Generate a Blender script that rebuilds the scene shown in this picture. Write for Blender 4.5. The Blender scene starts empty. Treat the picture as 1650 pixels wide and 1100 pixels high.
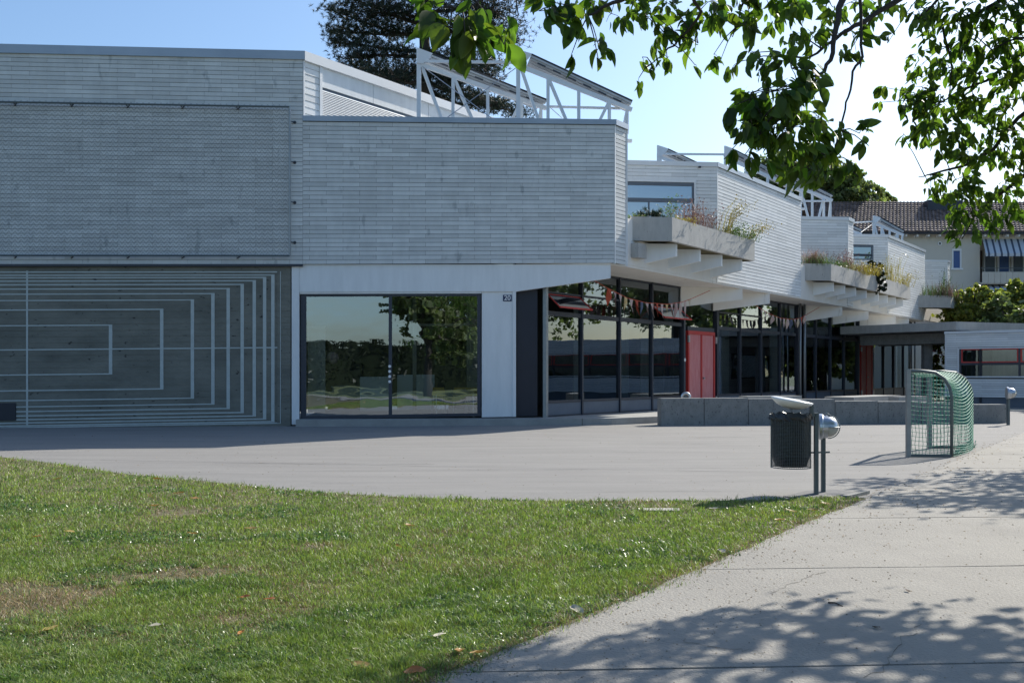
import bpy, math, random
import numpy as np
from mathutils import Vector, Matrix
R = math.radians
random.seed(7); rng = np.random.default_rng(11)
scene = bpy.context.scene
COL = scene.collection

# ------------------------------------------------------------------ camera, sky, sun, exposure
CAMH, FPX, CX, HY = 1.5, 1604.0, 825.0, 603.0          # picture units of a 1650 px wide frame
cam_d = bpy.data.cameras.new('camera'); cam = bpy.data.objects.new('camera', cam_d); COL.objects.link(cam)
cam.location = (0, 0, CAMH); cam.rotation_euler = (R(90), 0, 0)
cam_d.sensor_width = 36; cam_d.lens = 36*FPX/1650; cam_d.shift_y = (HY-550)/1650
cam_d.clip_start = .05; cam_d.clip_end = 3000
scene.camera = cam
SUN_AZ, SUN_EL = 44.0, 34.5
w = bpy.data.worlds.new('World'); scene.world = w; w.use_nodes = True
nt = w.node_tree; bg = nt.nodes['Background']
sky = nt.nodes.new('ShaderNodeTexSky'); sky.sky_type = 'NISHITA'; sky.sun_disc = False
sky.sun_elevation = R(SUN_EL); sky.sun_rotation = R(SUN_AZ); sky.altitude = 400
sky.air_density = 1.2; sky.dust_density = 2.0; sky.ozone_density = 3.4
wb = nt.nodes.new('ShaderNodeMix'); wb.data_type = 'RGBA'; wb.blend_type = 'MULTIPLY'; wb.inputs[0].default_value = 1; wb.inputs[7].default_value = (.90,.98,1.05,1)   # the photograph's cool white balance
nt.links.new(sky.outputs[0], wb.inputs[6]); nt.links.new(wb.outputs[2], bg.inputs[0]); bg.inputs[1].default_value = .12
sd = bpy.data.lights.new('sun', 'SUN'); sd.energy = 5.0; sd.angle = R(.53); sd.color = (1, .94, .84)
sun = bpy.data.objects.new('sun', sd); COL.objects.link(sun)
sv = Vector((math.sin(R(SUN_AZ))*math.cos(R(SUN_EL)), math.cos(R(SUN_AZ))*math.cos(R(SUN_EL)), math.sin(R(SUN_EL))))
sun.rotation_euler = sv.to_track_quat('Z', 'Y').to_euler()
vs = scene.view_settings
vs.view_transform = 'Standard'; vs.look = 'None'; vs.gamma = 1; vs.use_curve_mapping = False; vs.exposure = 0.52
scene.render.engine = 'CYCLES'
scene.cycles.max_bounces = 8; scene.cycles.transparent_max_bounces = 12

# ------------------------------------------------------------------ helpers
def U(px, py, Y): return Vector(((px-CX)/FPX*Y, Y, CAMH-(py-HY)/FPX*Y))
def G(px, py, z=0.):
    Y = (CAMH-z)*FPX/(py-HY); return Vector(((px-CX)/FPX*Y, Y, z))
def zat(py, Y): return CAMH-(py-HY)/FPX*Y
def az(a): return Vector((math.sin(R(a)), math.cos(R(a)), 0))
def hit(P, d, px):
    k = (px-CX)/FPX; return (k*P.y-P.x)/(d.x-k*d.y)

def tag(o, label=None, cat=None, group=None, kind=None):
    if label: o['label'] = label
    if cat: o['category'] = cat
    if group: o['group'] = group
    if kind: o['kind'] = kind
    return o
def empty(name, loc, label, cat, group=None):
    o = bpy.data.objects.new(name, None); COL.objects.link(o); o.location = loc
    o.empty_display_size = .1
    bpy.context.view_layer.update()
    return tag(o, label, cat, group)
def link(name, me, parent=None):
    o = bpy.data.objects.new(name, me); COL.objects.link(o)
    if parent:
        o.parent = parent
        mw = Matrix.Translation(parent.location) if parent.parent is None else Matrix.Translation(parent.parent.location)
        o.matrix_parent_inverse = mw.inverted()
        if parent.parent is not None:                       # parent is a part whose own geometry is in world space
            o.matrix_parent_inverse = Matrix.Identity(4)
    return o
class MB:
    def __init__(s): s.v = []; s.f = []; s.sm = False
    def add(s, vs, fs):
        n = len(s.v); s.v += [tuple(v) for v in vs]; s.f += [tuple(i+n for i in f) for f in fs]
    def hexa(s, p):                                        # p: 4 bottom ccw, 4 top ccw
        s.add(p, [(3,2,1,0),(4,5,6,7),(0,1,5,4),(1,2,6,5),(2,3,7,6),(3,0,4,7)])
    def box(s, x0, x1, y0, y1, z0, z1):
        s.hexa([(x0,y0,z0),(x1,y0,z0),(x1,y1,z0),(x0,y1,z0),(x0,y0,z1),(x1,y0,z1),(x1,y1,z1),(x0,y1,z1)])
    def obox(s, c, ax, ay, hx, hy, z0, z1):
        c = Vector(c)
        q = [c-ax*hx-ay*hy, c+ax*hx-ay*hy, c+ax*hx+ay*hy, c-ax*hx+ay*hy]
        s.hexa([(p.x,p.y,z0) for p in q]+[(p.x,p.y,z1) for p in q])
    def prism(s, pts, z0, z1):                             # pts ccw plan polygon
        n = len(pts)
        s.add([(p[0],p[1],z0) for p in pts]+[(p[0],p[1],z1) for p in pts],
              [tuple(range(n-1,-1,-1)), tuple(range(n,2*n))]+[(i,(i+1)%n,(i+1)%n+n,i+n) for i in range(n)])
    def bar(s, a, b, wx, wy=None, up=Vector((0,0,1))):     # rectangular bar from a to b
        a, b = Vector(a), Vector(b); wy = wy or wx
        d = (b-a).normalized(); sx = d.cross(up)
        if sx.length < 1e-3: sx = d.cross(Vector((1,0,0)))
        sx.normalize(); sy = sx.cross(d)
        q = [(-1,-1),(1,-1),(1,1),(-1,1)]
        s.hexa([a+sx*wx/2*i+sy*wy/2*j for i,j in q]+[b+sx*wx/2*i+sy*wy/2*j for i,j in q])
    def tube(s, pts, r, n=6, cap=True):
        pts = [Vector(p) for p in pts]; m = len(pts)
        rs = r if isinstance(r, (list,tuple)) else [r]*m
        base = len(s.v); prev = None
        for i, p in enumerate(pts):
            d = (pts[min(i+1,m-1)]-pts[max(i-1,0)])
            d = d.normalized() if d.length > 1e-9 else Vector((0,0,1))
            if prev is None:
                sx = d.cross(Vector((0,0,1)))
                if sx.length < .05: sx = d.cross(Vector((0,1,0)))
            else: sx = prev-d*prev.dot(d)
            sx.normalize(); prev = sx; sy = d.cross(sx)
            for k in range(n):
                a = 2*math.pi*k/n; s.v.append(tuple(p+sx*math.cos(a)*rs[i]+sy*math.sin(a)*rs[i]))
        for i in range(m-1):
            for k in range(n):
                a = base+i*n+k; b = base+i*n+(k+1)%n; s.f.append((a,b,b+n,a+n))
        if cap: s.f.append(tuple(base+k for k in range(n-1,-1,-1))); s.f.append(tuple(base+(m-1)*n+k for k in range(n)))
    def lathe(s, c, prof, n=20, axis=Vector((0,0,1)), wob=0):
        c = Vector(c); q = axis.normalized().to_track_quat('Z','Y'); base = len(s.v)
        for (r, z) in prof:
            for k in range(n):
                a = 2*math.pi*k/n; rr = r*(1+wob*random.uniform(-1,1))
                s.v.append(tuple(c+q @ Vector((rr*math.cos(a), rr*math.sin(a), z))))
        for i in range(len(prof)-1):
            for k in range(n):
                a = base+i*n+k; b = base+i*n+(k+1)%n; s.f.append((a,b,b+n,a+n))
    def build(s, name, m, parent=None, smooth=False, kind=None):
        me = bpy.data.meshes.new(name); me.from_pydata(s.v, [], s.f); me.update()
        if smooth: me.polygons.foreach_set('use_smooth', [True]*len(me.polygons))
        me.materials.append(m)
        o = link(name, me, parent)
        if kind: o['kind'] = kind
        return o
def np_mesh(name, V, F, m, parent=None, kind=None, smooth=False):
    me = bpy.data.meshes.new(name)
    V = np.asarray(V, dtype=np.float32).reshape(-1,3); F = np.asarray(F, dtype=np.int32); k = F.shape[1]
    me.vertices.add(len(V)); me.vertices.foreach_set('co', V.ravel())
    me.loops.add(F.size); me.loops.foreach_set('vertex_index', F.ravel())
    me.polygons.add(len(F)); me.polygons.foreach_set('loop_start', np.arange(0, F.size, k, dtype=np.int32))
    me.update(calc_edges=True)
    if smooth: me.polygons.foreach_set('use_smooth', np.ones(len(F), dtype=bool))
    me.materials.append(m)
    o = link(name, me, parent)
    if kind: o['kind'] = kind
    return o

class Seg:                                                 # a stretch of wall; outward side is on the right of P->Q
    def __init__(s, P, d, L, tilt=0.):
        s.P = Vector((P[0],P[1],0)); s.d = Vector((d[0],d[1],0)).normalized(); s.L = L; s.o = Vector((s.d.y,-s.d.x,0)); s.t = tilt
    def pt(s, a, off, z): 
        p = s.P+s.d*a+s.o*off; return Vector((p.x,p.y,z+s.t*a))
    def s_px(s, px, off=0): return hit(s.P+s.o*off, s.d, px)
    def box(s, mb, s0, s1, z0, z1, o0, o1):
        mb.hexa([s.pt(s0,o1,z0),s.pt(s1,o1,z0),s.pt(s1,o0,z0),s.pt(s0,o0,z0),s.pt(s0,o1,z1),s.pt(s1,o1,z1),s.pt(s1,o0,z1),s.pt(s0,o0,z1)])
    def z_px(s, px, py, off=0):
        a = s.s_px(px, off); Y = (s.P+s.d*a+s.o*off).y; return zat(py, Y)-s.t*a
    def quad(s, mb, a0, a1, z0, z1, off, nx=1):
        for i in range(nx):
            b0 = a0+(a1-a0)*i/nx; b1 = a0+(a1-a0)*(i+1)/nx
            mb.add([s.pt(b0,off,z0), s.pt(b1,off,z0), s.pt(b1,off,z1), s.pt(b0,off,z1)], [(0,1,2,3)])

# ------------------------------------------------------------------ materials
def nodes(name):
    m = bpy.data.materials.new(name); m.use_nodes = True
    t = m.node_tree; return m, t, t.nodes['Principled BSDF'], t.nodes['Material Output']
def mat(name, c, rough=.7, c2=None, scale=3., mix=1., bump=0., bscale=40., metal=0., stretch=None, spec=.5, rnd=None, c3=None, s3=30., m3=.5, detail=6):
    m, t, b, out = nodes(name); N, L = t.nodes, t.links
    b.inputs['Roughness'].default_value = rough; b.inputs['Metallic'].default_value = metal
    b.inputs['Specular IOR Level'].default_value = spec
    geo = N.new('ShaderNodeNewGeometry'); vec = geo.outputs['Position']
    if stretch:
        mp = N.new('ShaderNodeMapping'); mp.inputs['Scale'].default_value = stretch; L.new(vec, mp.inputs[0]); vec = mp.outputs[0]
    col = None
    if c2 is not None:
        n = N.new('ShaderNodeTexNoise'); n.inputs['Scale'].default_value = scale; n.inputs['Detail'].default_value = detail
        n.inputs['Roughness'].default_value = .65
        L.new(vec, n.inputs['Vector'])
        r = N.new('ShaderNodeValToRGB'); r.color_ramp.elements[0].position = .5-.2/mix; r.color_ramp.elements[1].position = .5+.2/mix
        r.color_ramp.elements[0].color = (*c2,1); r.color_ramp.elements[1].color = (*c,1)
        L.new(n.outputs['Fac'], r.inputs[0]); col = r.outputs[0]
    if c3 is not None:
        n = N.new('ShaderNodeTexNoise'); n.inputs['Scale'].default_value = s3; n.inputs['Detail'].default_value = 4
        L.new(vec, n.inputs['Vector'])
        r = N.new('ShaderNodeValToRGB'); r.color_ramp.elements[0].position = m3; r.color_ramp.elements[1].position = m3+.08
        L.new(n.outputs['Fac'], r.inputs[0])
        x = N.new('ShaderNodeMix'); x.data_type = 'RGBA'; L.new(r.outputs[0], x.inputs[0])
        if col: L.new(col, x.inputs[6])
        else: x.inputs[6].default_value = (*c,1)
        x.inputs[7].default_value = (*c3,1); col = x.outputs[2]
    if rnd:
        src = {'island': lambda: geo.outputs['Random Per Island'], 'object': lambda: N.new('ShaderNodeObjectInfo').outputs['Random']}[rnd[0]]()
        mr = N.new('ShaderNodeMapRange'); mr.inputs[3].default_value = rnd[1]; mr.inputs[4].default_value = rnd[2]; L.new(src, mr.inputs[0])
        h = N.new('ShaderNodeHueSaturation'); L.new(mr.outputs[0], h.inputs['Value'])
        if len(rnd) > 3:
            wn = N.new('ShaderNodeTexWhiteNoise'); wn.noise_dimensions = '1D'; L.new(src, wn.inputs['W'])
            m2 = N.new('ShaderNodeMapRange'); m2.inputs[3].default_value = .5-rnd[3]; m2.inputs[4].default_value = .5+rnd[3]; L.new(wn.outputs[0], m2.inputs[0]); L.new(m2.outputs[0], h.inputs['Hue'])
        if col: L.new(col, h.inputs['Color'])
        else: h.inputs['Color'].default_value = (*c,1)
        col = h.outputs[0]
    if col: L.new(col, b.inputs['Base Color'])
    else: b.inputs['Base Color'].default_value = (*c,1)
    if bump:
        n = N.new('ShaderNodeTexNoise'); n.inputs['Scale'].default_value = bscale; n.inputs['Detail'].default_value = 5; L.new(vec, n.inputs['Vector'])
        bp = N.new('ShaderNodeBump'); bp.inputs['Strength'].default_value = bump; bp.inputs['Distance'].default_value = .02
        L.new(n.outputs['Fac'], bp.inputs['Height']); L.new(bp.outputs[0], b.inputs['Normal'])
    return m
def leafmat(name, c, c2, trans=.35, rnd=('island', .6, 1.35, .02), rough=.45, tc=None):
    m = mat(name, c, rough, c2, 1.2, 1, rnd=rnd, spec=.35)
    t = m.node_tree; b = t.nodes['Principled BSDF']; out = t.nodes['Material Output']
    tr = t.nodes.new('ShaderNodeBsdfTranslucent')
    h = t.nodes.new('ShaderNodeMix'); h.data_type = 'RGBA'; h.blend_type = 'MULTIPLY'; h.inputs[0].default_value = 1
    t.links.new(b.inputs['Base Color'].links[0].from_socket, h.inputs[6]); h.inputs[7].default_value = (*(tc or (2.2,2.6,.9)),1)
    t.links.new(h.outputs[2], tr.inputs[0])
    x = t.nodes.new('ShaderNodeMixShader'); x.inputs[0].default_value = trans
    t.links.new(b.outputs[0], x.inputs[1]); t.links.new(tr.outputs[0], x.inputs[2]); t.links.new(x.outputs[0], out.inputs[0])
    return m
def glassmat(name, refl=.16, tint=(.55,.62,.6), wav=.06, wscale=.5):
    m, t, b, out = nodes(name); N, L = t.nodes, t.links; N.remove(b)
    tr = N.new('ShaderNodeBsdfTransparent'); tr.inputs[0].default_value = (*tint,1)
    gl = N.new('ShaderNodeBsdfGlossy'); gl.inputs['Roughness'].default_value = .01; gl.inputs[0].default_value = (.80,.90,1.,1)
    geo = N.new('ShaderNodeNewGeometry'); n = N.new('ShaderNodeTexNoise'); n.inputs['Scale'].default_value = wscale; n.inputs['Detail'].default_value = 1.5
    mp = N.new('ShaderNodeMapping'); mp.inputs['Scale'].default_value = (1,1,2.2); L.new(geo.outputs['Position'], mp.inputs[0]); L.new(mp.outputs[0], n.inputs['Vector'])
    bp = N.new('ShaderNodeBump'); bp.inputs['Strength'].default_value = 1; bp.inputs['Distance'].default_value = wav; L.new(n.outputs['Fac'], bp.inputs['Height']); L.new(bp.outputs[0], gl.inputs['Normal'])
    fr = N.new('ShaderNodeFresnel'); fr.inputs[0].default_value = 1.6
    ad = N.new('ShaderNodeMath'); ad.operation = 'MULTIPLY_ADD'; ad.inputs[1].default_value = 1.3; ad.inputs[2].default_value = refl; ad.use_clamp = True
    L.new(fr.outputs[0], ad.inputs[0])
    x = N.new('ShaderNodeMixShader'); L.new(ad.outputs[0], x.inputs[0]); L.new(tr.outputs[0], x.inputs[1]); L.new(gl.outputs[0], x.inputs[2]); L.new(x.outputs[0], out.inputs[0])
    return m

TC, TC2 = (.66,.685,.685), (.53,.555,.56)
M = {}
M['tile_o'] = mat('tile_single', TC, .75, TC2, 1.6, .8, bump=.12, bscale=60, rnd=('object',.86,1.05), c3=(.42,.45,.46), s3=2.2, m3=.64, stretch=(1.6,1.6,.75))
M['tile_i'] = mat('tile_field', TC, .75, TC2, 1.6, .8, bump=.12, bscale=60, rnd=('island',.86,1.05), c3=(.42,.45,.46), s3=2.2, m3=.64, stretch=(1.6,1.6,.75))
M['tile_w'] = mat('tile_white', (.80,.81,.81), .7, (.70,.72,.72), 2., .8, bump=.08, bscale=60, rnd=('island',.88,1.06))
M['back'] = mat('wall_backing', (.06,.065,.07), .9)
M['flash'] = mat('metal_flashing', (.36,.40,.45), .42, (.29,.33,.38), .8, 1, metal=.55)
M['wflash'] = mat('white_flashing', (.72,.74,.76), .5, (.66,.68,.70), .8, 1)
M['white'] = mat('white_paint', (.79,.81,.82), .55, (.68,.70,.71), 1.6, .8, bump=.04, stretch=(2.5,2.5,.5), detail=9)
M['cream'] = mat('cream_plaster', (.80,.77,.72), .8, (.72,.69,.64), .9, .8, bump=.06, c3=(.56,.52,.46), s3=1.6, m3=.66, stretch=(2,2,.5))
M['conc'] = mat('planter_concrete', (.48,.475,.45), .85, (.33,.325,.31), 2.2, .6, bump=.4, bscale=25, stretch=(2.2,2.2,.8), c3=(.20,.20,.19), s3=9, m3=.66, detail=10)
M['dconc'] = mat('boarded_concrete', (.25,.25,.215), .9, (.095,.098,.085), .9, .6, bump=.6, bscale=9, stretch=(.9,.9,1.8), c3=(.03,.03,.03), s3=6.5, m3=.655, detail=10)
M['wconc'] = mat('block_concrete', (.30,.30,.285), .9, (.16,.16,.155), 3.5, .55, bump=.5, bscale=30, c3=(.10,.10,.10), s3=18, m3=.60, stretch=(1.5,1.5,.8), detail=10)
M['step'] = mat('step_concrete', (.36,.36,.345), .9, (.25,.25,.24), 1.8, .8, bump=.2, bscale=30)
M['stripe'] = mat('pale_line_paint', (.50,.55,.54), .8, (.38,.42,.41), 6., .7)
M['frame'] = mat('dark_blue_frame', (.035,.042,.06), .45, (.028,.034,.05), 2., 1)
M['frame2'] = mat('grey_blue_panel', (.13,.16,.20), .6, (.10,.125,.16), 1.2, 1)
M['dpanel'] = mat('navy_panel', (.02,.024,.038), .5, (.014,.017,.028), .9, 1)
M['glass'] = glassmat('window_glass', .08, (.60,.67,.65), .003, .5)
M['glass_big'] = glassmat('big_window_glass', .26, (.88,.92,.90), .0035, .8)
M['glass_sky'] = glassmat('pale_window_glass', .35, (.4,.45,.45), .003, .5)
M['red'] = mat('red_paint', (.55,.04,.035), .5, (.46,.035,.03), 3., 1)
M['redleaf'] = mat('faded_red_door', (.62,.27,.27), .65, (.52,.13,.13), 2.2, .7, stretch=(3,3,.7), bump=.05)
M['steel'] = mat('galvanised_steel', (.34,.36,.37), .45, (.25,.27,.28), 6., .8, metal=.7)
M['gsteel'] = mat('green_grey_steel', (.13,.16,.165), .5, (.10,.125,.13), 5., .8, metal=.3)
M['alu'] = mat('aluminium', (.55,.58,.62), .32, (.46,.49,.53), 4., .8, metal=.85)
M['wsteel'] = mat('white_steel', (.78,.80,.82), .45, (.70,.72,.74), 2., 1)
M['pv'] = mat('collector_dark', (.02,.018,.02), .25, (.03,.025,.025), 3., 1)
M['pvb'] = mat('collector_underside', (.55,.57,.59), .5, (.42,.44,.46), 2., 1)
M['asph'] = mat('old_asphalt', (.270,.261,.245), .9, (.180,.174,.165), .8, .6, bump=.5, bscale=45, c3=(.19,.185,.178), s3=38, m3=.62, stretch=(.45,2.6,1), detail=10)
M['seam'] = mat('asphalt_seam', (.09,.088,.088), .95, (.20,.198,.2), 5, .8)
M['patch'] = mat('dark_asphalt_patch', (.13,.13,.13), .95, (.17,.17,.17), 6, .8, bump=.3)
M['path'] = mat('path_surface', (.325,.308,.274), .9, (.215,.204,.184), .9, .6, bump=.6, bscale=55, c3=(.235,.222,.20), s3=34, m3=.60, detail=12)
M['joint'] = mat('path_joint_dirt', (.06,.05,.035), .95, (.10,.085,.06), 9, .8)
M['ground'] = mat('far_ground', (.13,.16,.06), .95, (.10,.12,.05), .3, .8)
M['soil'] = mat('lawn_soil', (.17,.135,.075), .95, (.06,.07,.025), 1.1, .7, bump=.6, bscale=30)
M['beige'] = mat('beige_render', (.62,.58,.50), .9, (.57,.53,.46), .6, .8, bump=.1)
M['roof'] = mat('roof_tile_brown', (.23,.165,.14), .65, (.11,.08,.075), 3., .7, rnd=('island',.6,1.5))
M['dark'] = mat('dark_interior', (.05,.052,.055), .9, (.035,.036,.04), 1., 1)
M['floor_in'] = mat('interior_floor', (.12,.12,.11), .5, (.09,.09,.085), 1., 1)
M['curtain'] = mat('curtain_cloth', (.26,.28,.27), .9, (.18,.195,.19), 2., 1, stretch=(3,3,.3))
M['part'] = mat('interior_panel', (.62,.70,.68), .9, (.55,.62,.61), 1., 1)
M['yellow'] = mat('yellow_seat', (.70,.45,.04), .5, (.30,.20,.02), 4., 1)
M['lampw'] = mat('lamp_paper', (.75,.58,.54), .8, (.42,.33,.31), 4., 1)
M['black'] = mat('black_plastic_bag', (.012,.012,.014), .28, (.02,.02,.022), 8., 1, bump=.6, bscale=25)
M['blackw'] = mat('black_wire', (.02,.021,.022), .5, (.03,.03,.032), 8., 1)
M['lens'] = mat('lamp_lens', (.50,.49,.44), .2, (.42,.41,.37), 6., 1, spec=.8)
M['net'] = mat('green_net_cord', (.045,.26,.175), .7, (.06,.32,.22), 6., 1)
M['wire'] = mat('grey_net_wire', (.16,.18,.19), .6, (.12,.135,.14), 3., 1)
M['navy'] = mat('navy_enamel', (.012,.03,.10), .3, (.012,.025,.09), 3., 1)
M['signw'] = mat('enamel_white', (.8,.8,.8), .3, (.75,.75,.75), 3., 1)
M['bark'] = mat('dark_bark', (.06,.05,.042), .9, (.03,.026,.023), 8., .8, bump=.6, bscale=40)
M['cloth_w'] = mat('white_bunting_cloth', (.62,.58,.54), .9, (.42,.22,.2), 14., .5)
M['cloth_o'] = mat('orange_bunting_cloth', (.50,.10,.05), .9, (.42,.07,.04), 9., 1)
M['cloth_y'] = mat('yellow_bunting_cloth', (.55,.36,.12), .9, (.6,.5,.3), 9., 1)
M['cloth_m'] = mat('maroon_bunting_cloth', (.24,.05,.05), .9, (.55,.5,.48), 12., .6)
M['cloth_b'] = mat('blue_bunting_cloth', (.05,.07,.13), .9, (.12,.14,.2), 9., 1)
M['cloth_t'] = mat('tan_bunting_cloth', (.50,.38,.25), .9, (.6,.52,.4), 9., 1)
M['bluewin'] = mat('blue_blind', (.07,.13,.30), .5, (.05,.10,.25), 1., 1)
M['leaf'] = leafmat('broad_leaf', (.070,.115,.024), (.046,.078,.018), .50, tc=(2.3,2.6,.8))
M['leafs'] = leafmat('broad_leaf_single', (.070,.115,.024), (.046,.078,.018), .50, rnd=('object',.5,1.4,.03), tc=(2.3,2.6,.8))
M['grass'] = leafmat('grass_blade', (.225,.275,.085), (.110,.175,.042), .30, rnd=('island',.4,1.6,.03), tc=(1.6,1.8,.8))
M['dry'] = leafmat('dry_grass_blade', (.40,.31,.17), (.27,.20,.11), .2, rnd=('island',.6,1.4,.01), tc=(1.2,1.1,.8))
M['clover'] = leafmat('clover_leaf', (.12,.20,.07), (.07,.13,.045), .2, rnd=('island',.6,1.6,.02), rough=.3, tc=(1.4,1.7,.8))
M['pine'] = leafmat('pine_needles', (.018,.036,.024), (.010,.022,.016), .10, rnd=('island',.5,1.6,.02), tc=(1.5,1.7,1))
M['tree'] = leafmat('far_tree_leaf', (.17,.20,.09), (.10,.13,.055), .42, rnd=('island',.5,1.5,.02), tc=(1.6,1.8,.9))
M['bush'] = leafmat('bright_bush_leaf', (.23,.24,.06), (.12,.15,.04), .4, rnd=('island',.5,1.5,.03), tc=(1.8,1.9,.8))
M['hedge'] = leafmat('dark_hedge_leaf', (.016,.026,.009), (.010,.017,.006), .2, tc=(1.6,1.8,.9))
M['red_gr'] = leafmat('reddish_stalks', (.26,.16,.13), (.18,.11,.09), .2, rnd=('island',.6,1.5,.02), tc=(1.1,1,1))
M['yel_pl'] = leafmat('yellow_sprays', (.42,.33,.07), (.28,.25,.05), .2, rnd=('island',.6,1.4,.02), tc=(1.2,1.2,.8))
M['grn_pl'] = leafmat('planter_green', (.09,.14,.05), (.06,.10,.035), .25, rnd=('island',.6,1.5,.03), tc=(1.5,1.7,.9))
M['dgrn'] = leafmat('dark_conifer', (.018,.04,.02), (.012,.028,.014), .1, rnd=('island',.6,1.6,.02), tc=(1.5,1.7,.9))
M['pink'] = mat('pink_flower', (.55,.22,.32), .7, (.5,.3,.38), 9., 1)
M['yl'] = leafmat('dry_leaf_yellow', (.50,.36,.14), (.40,.24,.08), .2, rnd=('object',.75,1.25,.02), tc=(1.1,1,.7))
M['ol'] = leafmat('dry_leaf_orange', (.46,.17,.04), (.36,.12,.03), .2, rnd=('object',.8,1.2,.01), tc=(1.1,1,.7))
M['pl'] = leafmat('dry_leaf_pale', (.62,.58,.46), (.5,.45,.34), .2, rnd=('object',.8,1.15,.01), tc=(1,1,.9))
M['bl'] = mat('dry_leaf_brown', (.05,.03,.02), .8, (.08,.05,.03), 20., 1)
M['debris'] = mat('debris_bits', (.09,.07,.05), .9, (.20,.16,.11), 20., .6, rnd=('island',.4,2.2))
M['stone'] = mat('pale_stone', (.42,.40,.36), .9, (.34,.33,.30), 6., .8, bump=.2)
M['awn_w'] = mat('awning_white', (.55,.58,.62), .9, (.50,.53,.57), 1., 1)
M['awn_g'] = mat('awning_grey', (.09,.11,.15), .9, (.07,.09,.13), 1., 1)

# ------------------------------------------------------------------ plan of the school
UD = az(83.7); GF = az(36.5); BF = az(35.5); ND = az(-6.3)
P0 = Vector((-14.4, 28, 0))
KT = .012
front = Seg(P0, UD, 30, KT)
s488 = front.s_px(488); s990 = front.s_px(990); s1008 = 0
def XY(p): return (p.x, p.y)
pf = lambda px, off=0: front.pt(front.s_px(px, off), off, 0)

# ---- ground, plaza, lawn, path
g = MB(); g.add([(-700,-500,-.06),(700,-500,-.06),(700,1200,-.06),(-700,1200,-.06)], [(0,1,2,3)]); tag(g.build('ground', M['ground']), kind='structure')
g = MB(); g.add([(-60,-2,0),(75,-2,0),(75,100,0),(-60,100,0)], [(0,1,2,3)]); plaza = tag(g.build('asphalt_yard', M['asph']), kind='structure')
g = MB()
for (a, b, wd) in [((0,738),(1300,762),.02),((430,760),(1440,752),.016),((500,778),(1210,775),.014),((640,797),(1200,790),.012),((980,716),(1440,712),.03),((760,727),(1420,730),.022),((150,745),(700,748),.02),((700,690),(1040,697),.02),((1120,705),(1500,700),.03)]:
    A, B = G(*a), G(*b); n = 14; pts = []
    for i in range(n+1):
        p = A.lerp(B, i/n); pts.append((p.x, p.y+random.uniform(-.03,.03)))
    for i in range(n):
        (x0,y0),(x1,y1) = pts[i], pts[i+1]; ww = wd*random.uniform(.4,1.2)
        g.add([(x0,y0,.004),(x1,y1,.004),(x1,y1+ww,.004),(x0,y0+ww,.004)], [(0,1,2,3)])
g.build('paving_seam', M['seam'], plaza)
# path: slabs of pale asphalt with dirt-filled joints
pe0, pe1 = G(700,1100), G(1650,698); pd = (pe1-pe0).normalized()
def pedge(Y): return pe0.x+(pe1.x-pe0.x)*(Y-pe0.y)/(pe1.y-pe0.y)
g = MB(); 
g.add([(pedge(-6),-6,.012),(pedge(-6)+14,-6,.012),(pedge(30)+14,30,.012),(pedge(30),30,.012)], [(0,1,2,3)])
path = tag(g.build('path', M['joint']), kind='structure')
ys = [-6,-3,-.3,2.3,4.93,7.53,10.2,12.9,15.6,18.3,21,23.8,26.6,30]
for i in range(len(ys)-1):
    y0, y1 = ys[i]+.007, ys[i+1]-.007; sl = .06
    mb = MB(); n = 16; top = []; bot = []
    W_ = 11.
    # wavy left edge where the lawn creeps in
    pts = []
    for k in range(9):
        yy = y0+(y1-y0)*k/8; pts.append((pedge(yy)+random.uniform(-.025,.035)*(1 if y0 < 13 else .2), yy))
    right = [(pedge(y1)+W_, y1+sl*W_), (pedge(y0)+W_, y0+sl*W_)]
    topj = [(pedge(y1)+W_*k/12, y1+sl*W_*k/12+random.uniform(-.012,.003)) for k in range(1,12)]
    botj = [(pedge(y0)+W_*k/12, y0+sl*W_*k/12+random.uniform(-.003,.012)) for k in range(11,0,-1)]
    poly = pts+topj+right+botj
    mb.prism(poly[::-1], .0125, .026)
    mb.build('slab', M['path'], path)

lawn_px = [(0,737),(110,751),(200,765),(330,777),(450,790),(560,798),(650,803),(780,807),(900,809),(1050,809),(1200,808),(1290,805),(1345,801)]
lb = [G(*p) for p in lawn_px]
left = [Vector((-13,20.2,0)), Vector((-30,27,0))][::-1]
edge = [Vector((pedge(y)+.01, y, 0)) for y in (11.9,10,8.5,7,6,5,4,2,-2,-6)]
poly = left+lb+edge+[Vector((pedge(-6),-60,0)),Vector((-60,-60,0)),Vector((-60,27,0))]
LAWN = [(p.x,p.y) for p in poly]
mb = MB(); mb.prism(LAWN[::-1], -.03, .018); lawn = tag(mb.build('lawn', M['soil']), kind='structure')
g = MB(); g.add([(p.x,p.y,.008) for p in (G(1262,800),G(1300,791),G(1345,789),G(1395,796),G(1368,803),G(1300,806))], [tuple(range(6))[::-1]]); g.build('asphalt_patch', M['patch'], plaza)
mb = MB(); a, b = G(1362,803), G(1397,795); mb.bar(a+Vector((0,0,.012)), b+Vector((0,0,.016)), .07, .05); mb.build('kerb_stone', M['wconc'], plaza)

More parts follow.
